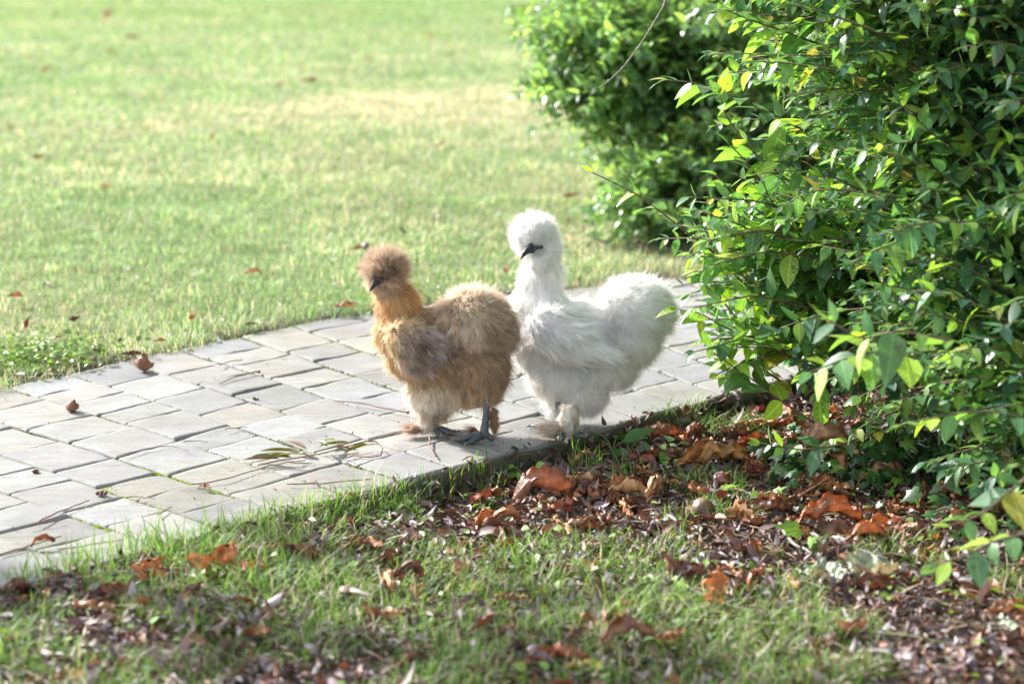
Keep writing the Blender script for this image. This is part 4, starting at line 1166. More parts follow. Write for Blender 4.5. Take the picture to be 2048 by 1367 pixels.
def husk(px, py, rad, label, seed, open_=True):
    r = np.random.default_rng(seed)
    g = G(px, py, 0)
    root = tag(empty('chestnut_husk', (g[0], g[1], 0)), label, 'husk', 'chestnut husks on the path')
    c0 = np.array([g[0], g[1], rad * 1.05])
    nv, nu = 10, 20
    for nm_, rr, mt in (('shell', rad, M_HUSK), ('lining', rad * .9, M_HUSKIN)):
        V = []
        for i_ in range(nv):
            ph = (.02 + (.62 if open_ else .8) * i_ / (nv - 1)) * math.pi
            for j_ in range(nu):
                th_ = j_ / nu * 2 * math.pi
                lobe = 1 + .12 * math.cos(3 * th_)
                rr2 = rr * (1 if i_ < nv - 1 else 1.0) * (1 + .05 * math.sin(5 * th_ + i_))
                V.append((rr2 * math.sin(ph) * math.cos(th_), rr2 * math.sin(ph) * math.sin(th_) * lobe, -rr2 * math.cos(ph * lobe)))
        V = np.array(V)
        ax_ = .65; V = np.stack([V[:, 0] * math.cos(ax_) + V[:, 2] * math.sin(ax_), V[:, 1], -V[:, 0] * math.sin(ax_) + V[:, 2] * math.cos(ax_)], 1)
        i_, j_ = np.meshgrid(np.arange(nv - 1), np.arange(nu), indexing='ij'); i_, j_ = i_.ravel(), j_.ravel(); j2 = (j_ + 1) % nu
        mb = MB(); mb.add(V + c0, np.stack([i_ * nu + j_, i_ * nu + j2, (i_ + 1) * nu + j2, (i_ + 1) * nu + j_], 1))
        if nm_ == 'shell':
            for k in range(46):
                p_ = V[r.integers(0, len(V) - nu)]; d_ = nrm(p_)
                mb.tube([c0 + p_, c0 + p_ + d_ * rad * r.uniform(.15, .32)], [rad * .045, rad * .008], 5)
        mb.build(nm_, mt, root)


husk(290, 742, .0175, 'open brown spiny chestnut husk standing on the stones near the lawn', 5)
husk(145, 824, .011, 'dark dried husk lump on the stones at the left', 9, False)
M_SEED = solid('seed_skin', (.07, .03, .025), (.14, .06, .05), .8, 90, bump=.5)
for px, py, s_, lb in ((73, 947, .006, 'small dark seed head in a joint at the left edge of the path'), (203, 992, .006, 'small dark seed head beside mossy joints'), (508, 800, .004, 'tiny black seed speck in the middle of the path')):
    g = G(px, py, 0); mb = MB(); r = np.random.default_rng(px)
    for k in range(9): mb.sphere(g + np.array([*r.normal(0, s_ * .5, 2), s_ * .5 + abs(r.normal(0, s_ * .25))]), s_ * r.uniform(.3, .6), nu=8, nv=6, bump=.3)
    tag(mb.build('seed_head', M_SEED), lb, 'seed', 'seed heads on the path')

# mossy stone lump at the kerb
mb = MB(); g = G(1352, 850, -.04)
mb.sphere(g + np.array([0, 0, .008]), (.030, .026, .024), bump=.7, seed=3, nu=36, nv=24)
tag(mb.build('stone', solid('mossy_rubble', (.10, .12, .05), (.34, .33, .27), .9, 70, bump=.9, dist=.004)), 'rough grey green stone lump lying under the kerb', 'stone')


# ------------------------------------------------------------------ twigs and stalks
def twig(pix, rad, label, mat=M_TWIG, z=.006, cat='twig', dz=None, knob=0, group='twigs and stalks on the ground'):
    r = np.random.default_rng(int(pix[0][0]) + 5)
    if z == 'soil':
        pts = []
        for x_, y_ in pix:
            g_ = G(x_, y_, -.02); h_ = float(height(g_[:1], g_[1:2])[0]); pts.append(G(x_, y_, h_ + .016))
        pts = np.array(pts)
    else: pts = np.array([G(x_, y_, z) for x_, y_ in pix])
    if dz is not None: pts[:, 2] += np.array(dz)
    s0 = np.linspace(0, 1, len(pts)); s1 = np.linspace(0, 1, max(8, len(pts) * 3))
    pts = np.stack([np.interp(s1, s0, pts[:, i_]) for i_ in range(3)], 1)
    pts[1:-1] = (pts[:-2] + pts[1:-1] + pts[2:]) / 3
    pts += r.normal(0, .0006, pts.shape)
    mb = MB(); mb.tube(pts, np.linspace(rad, rad * .6, len(pts)), 6)
    if knob: mb.sphere(pts[0 if knob < 0 else -1], rad * 2.2, nu=8, nv=6)
    return tag(mb.build('twig', mat), label, cat, group)


twig([(815, 824), (770, 815), (720, 805), (668, 802)], .0016, 'purple brown leaf stalk on the stones left of the brown hen leg', knob=-1)
twig([(860, 875), (858, 890), (866, 905), (872, 912)], .0016, 'short dark bent stalk on the stones below the brown hen')
twig([(518, 742), (490, 748), (460, 756), (438, 767)], .0016, 'orange ended stalk on the stones in front of the far kerb', knob=-1)
twig([(438, 730), (460, 722), (484, 720)], .0014, 'short dark stalk lying by the far kerb')
twig([(575, 968), (640, 966), (680, 962), (745, 957)], .0013, 'straight red brown stalk near the kerb with a side spur')
twig([(618, 948), (628, 960), (634, 966)], .0011, 'short spur lying against the straight red brown stalk')
twig([(385, 968), (440, 960), (500, 942), (550, 928), (610, 920)], .0012, 'long thin stalk along the joint below the willow sprig')
twig([(250, 908), (300, 895), (340, 890), (378, 900)], .0009, 'thin dark tendril lying on a stone in the middle of the path')
twig([(75, 1045), (110, 1025), (150, 1010), (178, 1000)], .0014, 'dark curved stalk on the lower left stones')
twig([(55, 1050), (90, 1044), (125, 1036)], .0010, 'thin brown stalk just below the dark curved one')
twig([(250, 995), (275, 992), (310, 997)], .0010, 'short reddish stalk beside the bright moss')
twig([(0, 1108), (60, 1090), (122, 1070)], .0015, 'long straight red brown stalk at the left edge of the path')
twig([(120, 1097), (180, 1088), (245, 1078)], .0012, 'thin straight stalk right of the small orange leaf')
twig([(370, 882), (395, 881), (415, 883)], .0009, 'short tan stalk on a stone in the middle of the path')
twig([(450, 857), (475, 854), (497, 854)], .0009, 'short orange stalk lying across a joint')
twig([(315, 1030), (330, 1020), (342, 1013)], .0012, 'short brown stick beside the moss near the kerb')
twig([(0, 1172), (120, 1158), (250, 1142), (400, 1132), (520, 1130), (640, 1122), (760, 1112), (860, 1098)], .0013, 'very long thin grey stem lying across the foreground grass', M_GREYTWIG, 'soil')
twig([(1560, 1045), (1575, 1075), (1600, 1095), (1625, 1105)], .0030, 'thick pale grey broken stick on the dark soil', M_GREYTWIG, 'soil')
twig([(1565, 945), (1600, 955), (1640, 965)], .0022, 'short grey stick in front of the hooked tan leaf', M_GREYTWIG, 'soil')
twig([(1655, 995), (1620, 1015), (1595, 1030)], .0018, 'reddish stalk lying over the crumpled brown leaf', M_TWIG, 'soil', dz=[.03, .03, .03])
twig([(1480, 1045), (1520, 1055), (1548, 1060)], .0014, 'pinkish stalk beside the dark rolled leaf', M_TWIG, 'soil')
twig([(1390, 1175), (1500, 1200), (1650, 1215), (1800, 1222)], .0016, 'long brown stem across the lower right foreground', M_TWIG, 'soil')
twig([(1380, 1240), (1550, 1245), (1750, 1260), (1900, 1285)], .0014, 'long green stem in the lower right corner', solid('green_stem', (.16, .22, .07), (.24, .30, .12), .5), 'soil')
twig([(1370, 1170), (1440, 1205), (1530, 1225)], .0014, 'thin tan stem crossing the long brown one', M_GREYTWIG, 'soil')
twig([(1040, 1085), (1065, 1110), (1090, 1125)], .0011, 'short pale stalk in the grass by the grey cupped leaf', M_GREYTWIG, 'soil')
twig([(755, 1130), (762, 1165), (766, 1215)], .0013, 'pale stalk lying toward the viewer in the foreground', M_GREYTWIG, 'soil')
twig([(975, 992), (985, 965), (978, 940)], .0012, 'thin dark stalk standing in the grass by the kerb', M_TWIG, 'soil', dz=[0, .01, .02])

# willow sprig lying on the stones
root = tag(empty('willow_sprig', G(630, 905, 0)), 'dry olive green willow sprig with narrow leaves on the stones', 'sprig')
sp = np.array([G(x_, y_, z_) for x_, y_, z_ in [(515, 930, .004), (560, 920, .006), (600, 914, .010), (650, 905, .014), (690, 893, .016), (730, 882, .018), (752, 882, .014), (765, 895, .010), (762, 910, .006), (740, 914, .004), (700, 910, .003)]])
mb = MB(); mb.tube(sp, .0011, 6); mb.build('stem', M_TWIG, root)
r = np.random.default_rng(7)
WL = ovate(7, .6, .12, wid=.17)
spots = [((600, 912), 175), ((590, 915), 195), ((575, 918), 180), ((610, 912), 168), ((560, 921), 188), ((545, 923), 176), ((625, 908), 120), ((640, 905), 60), ((655, 903), 150), ((665, 900), 20), ((705, 890), 200), ((700, 905), 175), ((735, 890), 230), ((615, 905), 150), ((585, 922), 185), ((650, 890), 80), ((600, 922), 172), ((720, 905), 35)]
po = np.array([G(p_[0], p_[1], .008) for p_, _ in spots]) + np.column_stack([np.zeros((len(spots), 2)), r.uniform(0, .012, len(spots))])
aa = np.radians([s_[1] for s_ in spots]) + r.normal(0, .12, len(spots))
axd = np.stack([np.cos(aa), np.sin(aa) * 1.3, r.normal(.04, .12, len(spots))], 1)
nm = np.stack([r.normal(0, .4, len(spots)), r.normal(-.4, .4, len(spots)), np.ones(len(spots))], 1)
cl = np.array([(.10, .11, .03), (.16, .15, .045), (.16, .09, .04)])[r.choice(3, len(spots), p=[.45, .3, .25])]
v, q, t, cc, uu = scatter(WL[0], WL[1], None, po, basis(axd, nm) * r.uniform(.035, .065, len(spots))[:, None, None], cl, WL[2])
link('leaves', mesh_np('leaves', v, q, t, cc, uu), M_WEED, root)


# ------------------------------------------------------------------ separate little plants
def plant(px, py, leaves, stem_h, label, seed, tmpl, col, size, z=-.035, name='weed'):
    r = np.random.default_rng(seed)
    g = G(px, py, z); g[2] = float(height(g[:1], g[1:2])[0])
    root = tag(empty(name, g), label, 'weed')
    sm = MB(); po, ax_, nm_, sz_ = [], [], [], []
    for k in range(leaves):
        a_ = r.uniform(0, 6.28); h_ = stem_h * r.uniform(.4, 1.1)
        tip = g + np.array([math.cos(a_) * h_ * .6, math.sin(a_) * h_ * .6, h_])
        sm.tube(bez(g, g + np.array([0, 0, h_ * .8]), tip, 6), np.linspace(.0012, .0007, 6), 5)
        po.append(tip); ax_.append((math.cos(a_), math.sin(a_), r.normal(0, .4))); nm_.append((r.normal(0, .4), r.normal(-.4, .4), 1)); sz_.append(size * r.uniform(.7, 1.3))
    sm.build('stems', M_WEEDSTEM, root)
    n = len(po)
    v, q, t, cc, uu = scatter(tmpl[0], tmpl[1] if len(tmpl[1][0]) == 4 else None, None if len(tmpl[1][0]) == 4 else tmpl[1], np.array(po), basis(np.array(ax_), np.array(nm_)) * np.array(sz_)[:, None, None], np.array(col) * r.uniform(.8, 1.3, (n, 1)), tmpl[2])
    link('leaves', mesh_np('leaves', v, q, t, cc, uu), M_WEED, root)
    return root


M_WEEDSTEM = solid('weed_stem', (.12, .18, .05), (.18, .22, .08), .5)
RND = ovate(5, .3, .1, wid=.85)
LNG = ovate(7, .3, .4, wid=.42)
plant(1050, 955, 5, .04, 'small round leaved seedling on thin stalks in front of the hens', 3, RND, (.18, .32, .05), .024)
plant(1225, 905, 5, .045, 'dark green weed with long upright leaves growing at the kerb', 4, LNG, (.05, .13, .03), .06)
plant(1262, 900, 8, .03, 'bluish green low weed right of the long leaved weed at the kerb', 6, RND, (.09, .18, .07), .025)
plant(340, 958, 5, .012, 'pale green seedling growing out of the path joint', 8, IV, (.42, .52, .2), .024, z=0)
plant(1340, 905, 5, .03, 'round leaved weed between the orange leaves by the kerb', 12, RND, (.13, .26, .05), .03)
plant(1430, 1000, 3, .03, 'bright green pointed ivy seedling beside the dull tan conker', 13, IV, (.20, .36, .05), .034)
plant(1530, 1000, 7, .025, 'bright green ivy seedlings behind the dark rolled leaf', 14, IV, (.18, .32, .05), .032)
plant(1630, 1100, 4, .03, 'green pointed seedling in front of the arched orange leaf', 15, IV, (.16, .28, .05), .038)
plant(1640, 960, 6, .03, 'green seedling between the hooked leaf and the glossy conker', 16, IV, (.16, .28, .05), .03)


# ------------------------------------------------------------------ the chestnut tree whose conkers lie around, outside the frame to the left
r = np.random.default_rng(401)
TB = np.array([-6.9, 6.6, 0.])
tree = tag(empty('chestnut_tree', TB), 'large horse chestnut tree beside the lawn, shading the near grass', 'tree')
mb = MB(); S_ = np.array(SUN)
mb.tube([TB + [0, 0, -.1], TB + [.03, 0, 1], TB + [.1, -.1, 2.4], TB + [.3, -.2, 4], TB + [.5, -.5, 5.6], TB + [.7, -1, 7]], [.34, .26, .22, .17, .11, .04], 14)
tl = []
NTG = 330
for k in range(NTG):
    gxy = np.array([r.uniform(-2.6, 3.2), r.uniform(-1.4, 3.1)])
    if r.random() > np.clip((2.85 - gxy[1]) / .7, 0, 1): continue
    tl.append(np.array([gxy[0], gxy[1], 0]) + S_ * r.uniform(7.2, 10.5))
tl = np.array(tl)
for k in range(16):
    e_ = tl[r.integers(len(tl))]; b_ = TB + np.array([.2, -.2, r.uniform(2.4, 5)])
    mb.tube(bez(b_, (b_ + e_) / 2 + np.array([0, 0, .5]), e_, 8), np.linspace(.07, .015, 8), 7)
mb.build('trunk', M_GREYTWIG, tree)
lf = []; la = []; ln_ = []
for c_ in tl:
    for h_ in range(3):
        cc_ = c_ + r.normal(0, .12, 3); up_ = nrm(np.array([0, 0, 1]) + r.normal(0, .35, 3)); a0_ = r.uniform(0, 6.28)
        for f_ in range(6):
            a_ = a0_ + f_ * 1.05; lf.append(cc_); la.append((math.cos(a_), math.sin(a_), -.2)); ln_.append(up_)
lf = np.array(lf); n = len(lf)
T = ovate(5, .2, .25, wid=.36)
v, q, t, cc, uu = scatter(T[0], T[1], None, lf, basis(np.array(la), np.array(ln_)) * r.uniform(.10, .17, n)[:, None, None], np.array([.09, .16, .04]) * r.uniform(.7, 1.4, (n, 1)), T[2])
link('crown', mesh_np('crown', v, q, t, cc, uu), M_BACKLEAF, tree)


# ------------------------------------------------------------------ hens
def ell_rot(a_deg):
    """turn in the x-z plane (as seen by the camera): positive raises the right end"""
    a_ = R(a_deg); return np.array([(math.cos(a_), 0, -math.sin(a_)), (0, 1, 0), (math.sin(a_), 0, math.cos(a_))])


PXM = 3982 / 3.48         # picture units per metre at the hens


def hen_surface(name, prims, voxel=.005, smooth=8):
    mb = MB()
    for pr in prims:
        mb.sphere(P(pr['c'][0], pr['c'][1], pr['y']), np.array([pr['r'][0], pr['r'][2], pr['r'][1]]) / PXM, ell_rot(pr.get('a', 0)), nu=28, nv=18)
    tmp = mb.build('tmp', None)
    tmp.data.materials.clear()
    md = tmp.modifiers.new('r', 'REMESH'); md.mode = 'VOXEL'; md.voxel_size = voxel; md.use_smooth_shade = True
    sm = tmp.modifiers.new('s', 'SMOOTH'); sm.iterations = smooth; sm.factor = .5
    dg = bpy.context.evaluated_depsgraph_get()
    me = bpy.data.meshes.new_from_object(tmp.evaluated_get(dg))
    me.name = name
    bpy.data.objects.remove(tmp)
    return me


def sample_surface(me, n, r):
    me.calc_loop_triangles()
    nv = len(me.vertices); co = np.zeros(nv * 3); me.vertices.foreach_get('co', co); co = co.reshape(-1, 3)
    no = np.zeros(nv * 3); me.vertices.foreach_get('normal', no); no = no.reshape(-1, 3)
    nt_ = len(me.loop_triangles); tr = np.zeros(nt_ * 3, np.int32); me.loop_triangles.foreach_get('vertices', tr); tr = tr.reshape(-1, 3)
    A = np.linalg.norm(np.cross(co[tr[:, 1]] - co[tr[:, 0]], co[tr[:, 2]] - co[tr[:, 0]]), axis=1)
    k = r.choice(nt_, n, p=A / A.sum())
    a_, b_ = r.random((2, n)); f_ = a_ + b_ > 1; a_[f_], b_[f_] = 1 - a_[f_], 1 - b_[f_]
    w_ = np.stack([1 - a_ - b_, a_, b_], 1)[..., None]
    return (co[tr[k]] * w_).sum(1), nrm((no[tr[k]] * w_).sum(1))


def plume(name, parent, me, prims, n_feathers, barbs, seed, avoid=(), width=.00075, jitter=.34, contrast=.2, lmul=.9, splay=1.0):
    """silky feathers: bundles of fine barbs that leave the skin together and splay"""
    r = np.random.default_rng(seed)
    p, nn = sample_surface(me, n_feathers, r)
    n = len(p)
    C = np.array([P(pr['c'][0], pr['c'][1], pr['y']) for pr in prims])
    Rr = np.array([[pr['r'][0], pr['r'][2], pr['r'][1]] for pr in prims]) / PXM
    rots = [ell_rot(pr.get('a', 0)) for pr in prims]
    W = []
    for k in range(len(prims)):
        d = ((p - C[k]) @ rots[k]) / Rr[k]
        W.append(np.exp(-((np.linalg.norm(d, axis=1) - 1) / .22) ** 2 * .5) + 1e-5)
    W = np.stack(W, 1) ** 1.5; W /= W.sum(1, keepdims=True)
    flow = nrm(W @ np.array([pr['flow'] for pr in prims], float))
    L = (W @ np.array([pr['L'] for pr in prims], float)) * r.uniform(.7, 1.25, n) * lmul
    lift = np.clip(W @ np.array([pr['lift'] for pr in prims], float), 0, 1)[:, None]
    col = W @ np.array([pr['col'] for pr in prims], float)
    alt = W @ np.array([pr.get('alt', pr['col']) for pr in prims], float)
    patch = np.clip(noise2(p[:, 0] * 1.0 + p[:, 1], p[:, 2], 26, seed) * 2.2 - .6, 0, 1)[:, None]
    streak = r.random((n, 1)) ** 1.4
    mixv = np.clip(.65 * patch + .45 * streak, 0, 1)
    col = col * (1 - mixv) + alt * mixv
    col = col * (1 + r.normal(0, contrast, (n, 1)))
    stray = r.random(n) < .07; L = np.where(stray, L * 1.45, L); lift = np.where(stray[:, None], np.clip(lift + .2, 0, 1), lift)
    keep = np.ones(n, bool)
    for cc_, rr_ in avoid: keep &= np.linalg.norm(p - cc_, axis=1) > rr_
    p, nn, flow, L, lift, col = p[keep], nn[keep], flow[keep], L[keep], lift[keep], col[keep]; n = len(p)
    ft = flow - nn * (flow * nn).sum(1, keepdims=True)
    d0 = nrm(nn * lift + ft * (1 - lift) + r.normal(0, jitter, (n, 3)) * .6)
    d1 = nrm(d0 + ft * (1.1 - lift) * .8 + np.array([0, 0, -.12]) + r.normal(0, jitter, (n, 3)))
    # barbs
    m = barbs
    P0 = np.repeat(p, m, 0) - np.repeat(nn, m, 0) * .002; N = len(P0)
    D0 = nrm(np.repeat(d0, m, 0) + r.normal(0, .11 * splay, (N, 3)))
    D1 = nrm(np.repeat(d1, m, 0) + r.normal(0, .26 * splay, (N, 3)))
    LL = np.repeat(L, m) * r.uniform(.55, 1.12, N)
    P0 = P0 + r.normal(0, .0015, (N, 3))
    P1 = P0 + D0 * LL[:, None] * .45
    P2 = P1 + D1 * LL[:, None] * .55
    segs = 4
    ts = np.linspace(0, 1, segs + 1)
    bn = np.repeat(nn, m, 0)
    side = nrm(np.cross(P2 - P0, bn) + r.normal(0, .25, (N, 3)) * LL[:, None])
    wv = r.normal(0, .05, (N, 3)) * LL[:, None]
    rows = []
    for t_ in ts[:-1]:
        ctr = (1 - t_) ** 2 * P0 + 2 * t_ * (1 - t_) * P1 + t_ * t_ * P2 + wv * math.sin(t_ * 6.3)
        w_ = width * (1 - .65 * t_)
        rows += [ctr - side * w_ * .5, ctr + side * w_ * .5]
    V = np.stack(rows + [P2], 1); nv = V.shape[1]
    q = np.array([[2 * i_, 2 * i_ + 1, 2 * i_ + 3, 2 * i_ + 2] for i_ in range(segs - 1)])
    tt_ = np.array([[2 * segs - 2, 2 * segs - 1, 2 * segs]])
    off = (np.arange(N) * nv)[:, None, None]
    cb = np.repeat(col, m, 0) * r.uniform(.88, 1.12, (N, 1))
    cv = np.repeat(cb[:, None], nv, 1)
    mesh = mesh_np(name, V.reshape(-1, 3), (q[None] + off).reshape(-1, 4), (tt_[None] + off).reshape(-1, 3), np.clip(cv.reshape(-1, 3), 0, .93))
    return link(name, mesh, M_PLUME, parent)


M_BEAK = solid('beak_horn', (.014, .015, .018), (.03, .033, .04), .42, 60, .4)
M_LEG = solid('leg_scales', (.045, .055, .062), (.085, .10, .11), .45, 220, .5, bump=.8, dist=.001)
M_CLAW = solid('claw_horn', (.09, .085, .08), (.16, .15, .14), .35, 80)
M_EYE = solid('eye', (.008, .007, .006), (.012, .01, .009), .08, 5, .8)
M_SKIN = solid('dark_face_skin', (.03, .03, .038), (.06, .055, .065), .6, 120, bump=.3)


def beak(parent, base, tip, rad, updir):
    base, tip, updir = np.array(base), np.array(tip), nrm(updir)
    d = tip - base; L = np.linalg.norm(d); T = d / L
    mb = MB()
    n = 9
    for half, dr, ln in (('upper', 1, 1.0), ('lower', -1, .82)):
        pts = []; rr = []
        for k in range(n):
            t_ = k / (n - 1)
            pts.append(base + T * L * ln * t_ + updir * rad * (.38 * dr * (1 - t_)) - updir * L * (.22 * t_ ** 2.4 if dr > 0 else -.02 * t_))
            rr.append(rad * (.78 if dr > 0 else .55) * (1 - t_) ** .62 + .0002)
        mb.tube(pts, rr, 12)
    return mb.build('beak', M_BEAK, parent)


def leg(parent, hock, ankle, toes, rad=.0052, back=None):
    """shank with scales, three front toes and a hind toe, each ending in a claw"""
    hock, ankle = np.array(hock), np.array(ankle)
    mb = MB(); cls_ = []
    t_ = np.linspace(0, 1, 34)[:, None]
    pts = hock * (1 - t_) + ankle * t_
    rr = rad * (1.35 - .5 * np.sin(np.pi * np.linspace(.1, .9, 34)) + .1 * np.linspace(0, 1, 34)) * (1 + .09 * (np.arange(34) % 2))
    mb.tube(pts, rr, 12)
    mb.sphere(ankle, rad * 1.5, nu=14, nv=10)
    for tv_, ln in toes + ([back] if back else []):
        d = nrm(np.array([tv_[0], tv_[1], 0.]))
        gz = .0045
        p0 = ankle.copy(); L = ln
        seq = [p0, p0 + d * L * .3 + np.array([0, 0, .004]), p0 + d * L * .55 + np.array([0, 0, .002]), p0 + d * L * .8, p0 + d * L]
        seq = np.array(seq); seq[:, 2] = [ankle[2], ankle[2] * .5 + .006, .0085, .006, .005]
        mb.tube(seq, [rad * .95, rad * .8, rad * .85, rad * .62, rad * .5], 10)
        for k in (1, 2, 3): mb.sphere(seq[k] - np.array([0, 0, .001]), rad * .82, nu=10, nv=8)
        e = seq[-1]; cl = MB(); cls_.append(cl); cl.tube([e, e + d * .006 + np.array([0, 0, .0015]), e + d * .011 + np.array([0, 0, -.003])], [rad * .42, rad * .3, rad * .06], 8)
    lg = mb.build('leg', M_LEG, parent)
    for cl in cls_: cl.build('claw', M_CLAW, lg)
    return lg


def tuft_prims(c, r_, y, flow, L, lift, col, alt=None, a=0):
    return dict(c=c, r=r_, y=y, flow=flow, L=L, lift=lift, col=col, alt=alt or col, a=a)


GOLD, GOLD2 = (.66, .41, .18), (.80, .60, .34)
TAU, TAU2 = (.43, .31, .22), (.68, .54, .42)
BUF, BUF2 = (.66, .49, .31), (.82, .70, .56)
GRB, GRB2 = (.30, .23, .19), (.52, .43, .38)
HD, HD2 = (.46, .33, .235), (.74, .60, .46)

# ---- brown hen
b_root = tag(empty('silkie_hen', G(915, 868)), 'fluffy buff brown hen with a round crest standing on the stone path', 'hen', 'two fluffy crested hens on the path')
bp = [
    tuft_prims((796, 612), (42, 50, 38), 3.415, (.25, 0, -1), .022, .22, GOLD, GOLD2),
    tuft_prims((802, 662), (50, 50, 44), 3.405, (.15, 0, -1), .026, .22, GOLD, GOLD2, 10),
    tuft_prims((845, 712), (72, 50, 58), 3.40, (.7, 0, -.7), .024, .25, BUF, GOLD2),
    tuft_prims((905, 705), (82, 68, 68), 3.40, (.8, 0, -.6), .024, .30, TAU, BUF),
    tuft_prims((948, 645), (70, 62, 66), 3.385, (.35, -.2, -.6), .024, .46, TAU2, BUF2),
    tuft_prims((985, 655), (40, 52, 46), 3.375, (.9, -.1, -.3), .030, .42, (.33, .23, .16), TAU),
    tuft_prims((965, 735), (50, 56, 48), 3.375, (.1, -.1, -1), .026, .35, BUF, TAU),
    tuft_prims((928, 765), (46, 40, 36), 3.39, (.0, 0, -1), .024, .32, BUF, BUF2),
    tuft_prims((868, 780), (54, 40, 42), 3.40, (-.1, 0, -1), .026, .32, (.70, .58, .44), (.86, .78, .68)),
    tuft_prims((872, 812), (30, 24, 26), 3.42, (.1, 0, -1), .022, .35, BUF, GOLD2),
    tuft_prims((970, 778), (34, 24, 30), 3.37, (.0, 0, -1), .022, .35, BUF, GOLD),
    tuft_prims((860, 645), (50, 28, 40), 3.41, (.9, 0, .1), .020, .3, GRB, TAU),
]
hd_b = [
    tuft_prims((771, 538), (35, 30, 34), 3.40, (.2, -.1, 1), .025, .78, HD, HD2),
    tuft_prims((765, 566), (25, 20, 26), 3.395, (.1, -.1, -.9), .014, .42, HD, HD2),
    tuft_prims((780, 585), (26, 22, 26), 3.405, (.2, 0, -1), .016, .3, GOLD, HD2),
]
M_BSKIN = solid('brown_down', (.30, .20, .12), (.45, .31, .19), .9, 60)
me = hen_surface('body', bp + hd_b)
# beak and face first, so the fluff parts around them
hb = P(757, 561, 3.368); ht = P(737, 576, 3.352)
feet_b = []
body = link('body', me, M_BSKIN, b_root)
me_b = hen_surface('tmp_surface', bp); plume('plumage', b_root, me_b, bp, 9000, 15, 201, jitter=.26, width=.00065, splay=1.15, avoid=[(hb, .012)])
me_h = hen_surface('tmp_surface', hd_b, .004, 5); plume('crest', b_root, me_h, hd_b, 2100, 15, 202, avoid=[((hb * .7 + ht * .3), .0105)], width=.0005)
beak(b_root, hb + np.array([.004, .008, .002]), ht, .0098, (-.25, -.3, .9))
for cx_, cy_, yy_ in ((749, 549, 3.372), (775, 556, 3.366)):
    mb = MB(); mb.sphere(P(cx_, cy_, yy_), .0036, nu=12, nv=8); mb.build('eye', M_EYE, b_root)


def wing(parent, prims, n, barbs, seed, mat, contrast=.3):
    mew = hen_surface('wing', prims, .004, 5)
    w_ = link('wing', mew, mat, parent)
    plume('wing_feathers', w_, mew, prims, n, barbs, seed, width=.0009, jitter=.22, contrast=contrast)
    return w_


WG, WG2 = (.21, .135, .085), (.60, .52, .49)
wing(b_root, [
    tuft_prims((815, 678), (40, 36, 20), 3.345, (.75, -.05, -.65), .026, .16, WG2, GOLD2, 0),
    tuft_prims((845, 690), (42, 36, 20), 3.337, (.75, 0, -.65), .028, .12, WG, WG2, -10),
    tuft_prims((875, 695), (34, 20, 14), 3.342, (.95, 0, -.1), .030, .12, WG, (.34, .22, .12), -5),
    tuft_prims((825, 715), (36, 24, 16), 3.343, (.7, 0, -.7), .028, .12, (.40, .27, .15), WG2, -30),
], 2000, 14, 203, M_BSKIN)
wing(b_root, [tuft_prims((850, 685), (60, 40, 18), 3.455, (.9, 0, -.4), .026, .2, WG, WG2, -5)], 700, 10, 204, M_BSKIN)
# brown hen's legs
an1 = G(968, 868, .012); an2 = G(870, 856, .012)
leg(b_root, P(977, 785, an1[1] + .004), an1, [((-.95, -.25), .05), ((-.6, -.75), .042), ((-.9, .35), .034)], .0062, ((.8, -.1), .016))
leg(b_root, P(862, 800, an2[1] + .01), an2, [((.85, -.35), .032), ((.95, .1), .036), ((.3, -.9), .026)], .0055)
ff = [tuft_prims((859, 842), (12, 17, 10), an2[1] - .005, (-.6, -.1, -.7), .018, .35, (.56, .44, .34), (.76, .68, .60)),
      tuft_prims((840, 856), (9, 3, 7), an2[1] - .008, (-1, -.25, .05), .036, .08, (.32, .19, .13), (.55, .40, .31)),
      ]
me_f = hen_surface('tmp_surface', ff, .003, 3); link('foot_down', me_f, M_BSKIN, b_root); plume('foot_feathers', b_root, me_f, ff, 650, 11, 205, jitter=.14)
ff = [tuft_prims((986, 838), (6, 26, 6), an1[1] + .010, (.5, 0, -.8), .014, .35, (.40, .25, .15), (.5, .36, .22)), tuft_prims((952, 861), (7, 3, 6), an1[1] + .03, (-1, .1, .15), .028, .25, (.30, .16, .10), (.4, .25, .17))]
me_f = hen_surface('tmp_surface', ff, .003, 3); link('foot_down', me_f, M_BSKIN, b_root); plume('foot_feathers', b_root, me_f, ff, 260, 9, 206, jitter=.14)

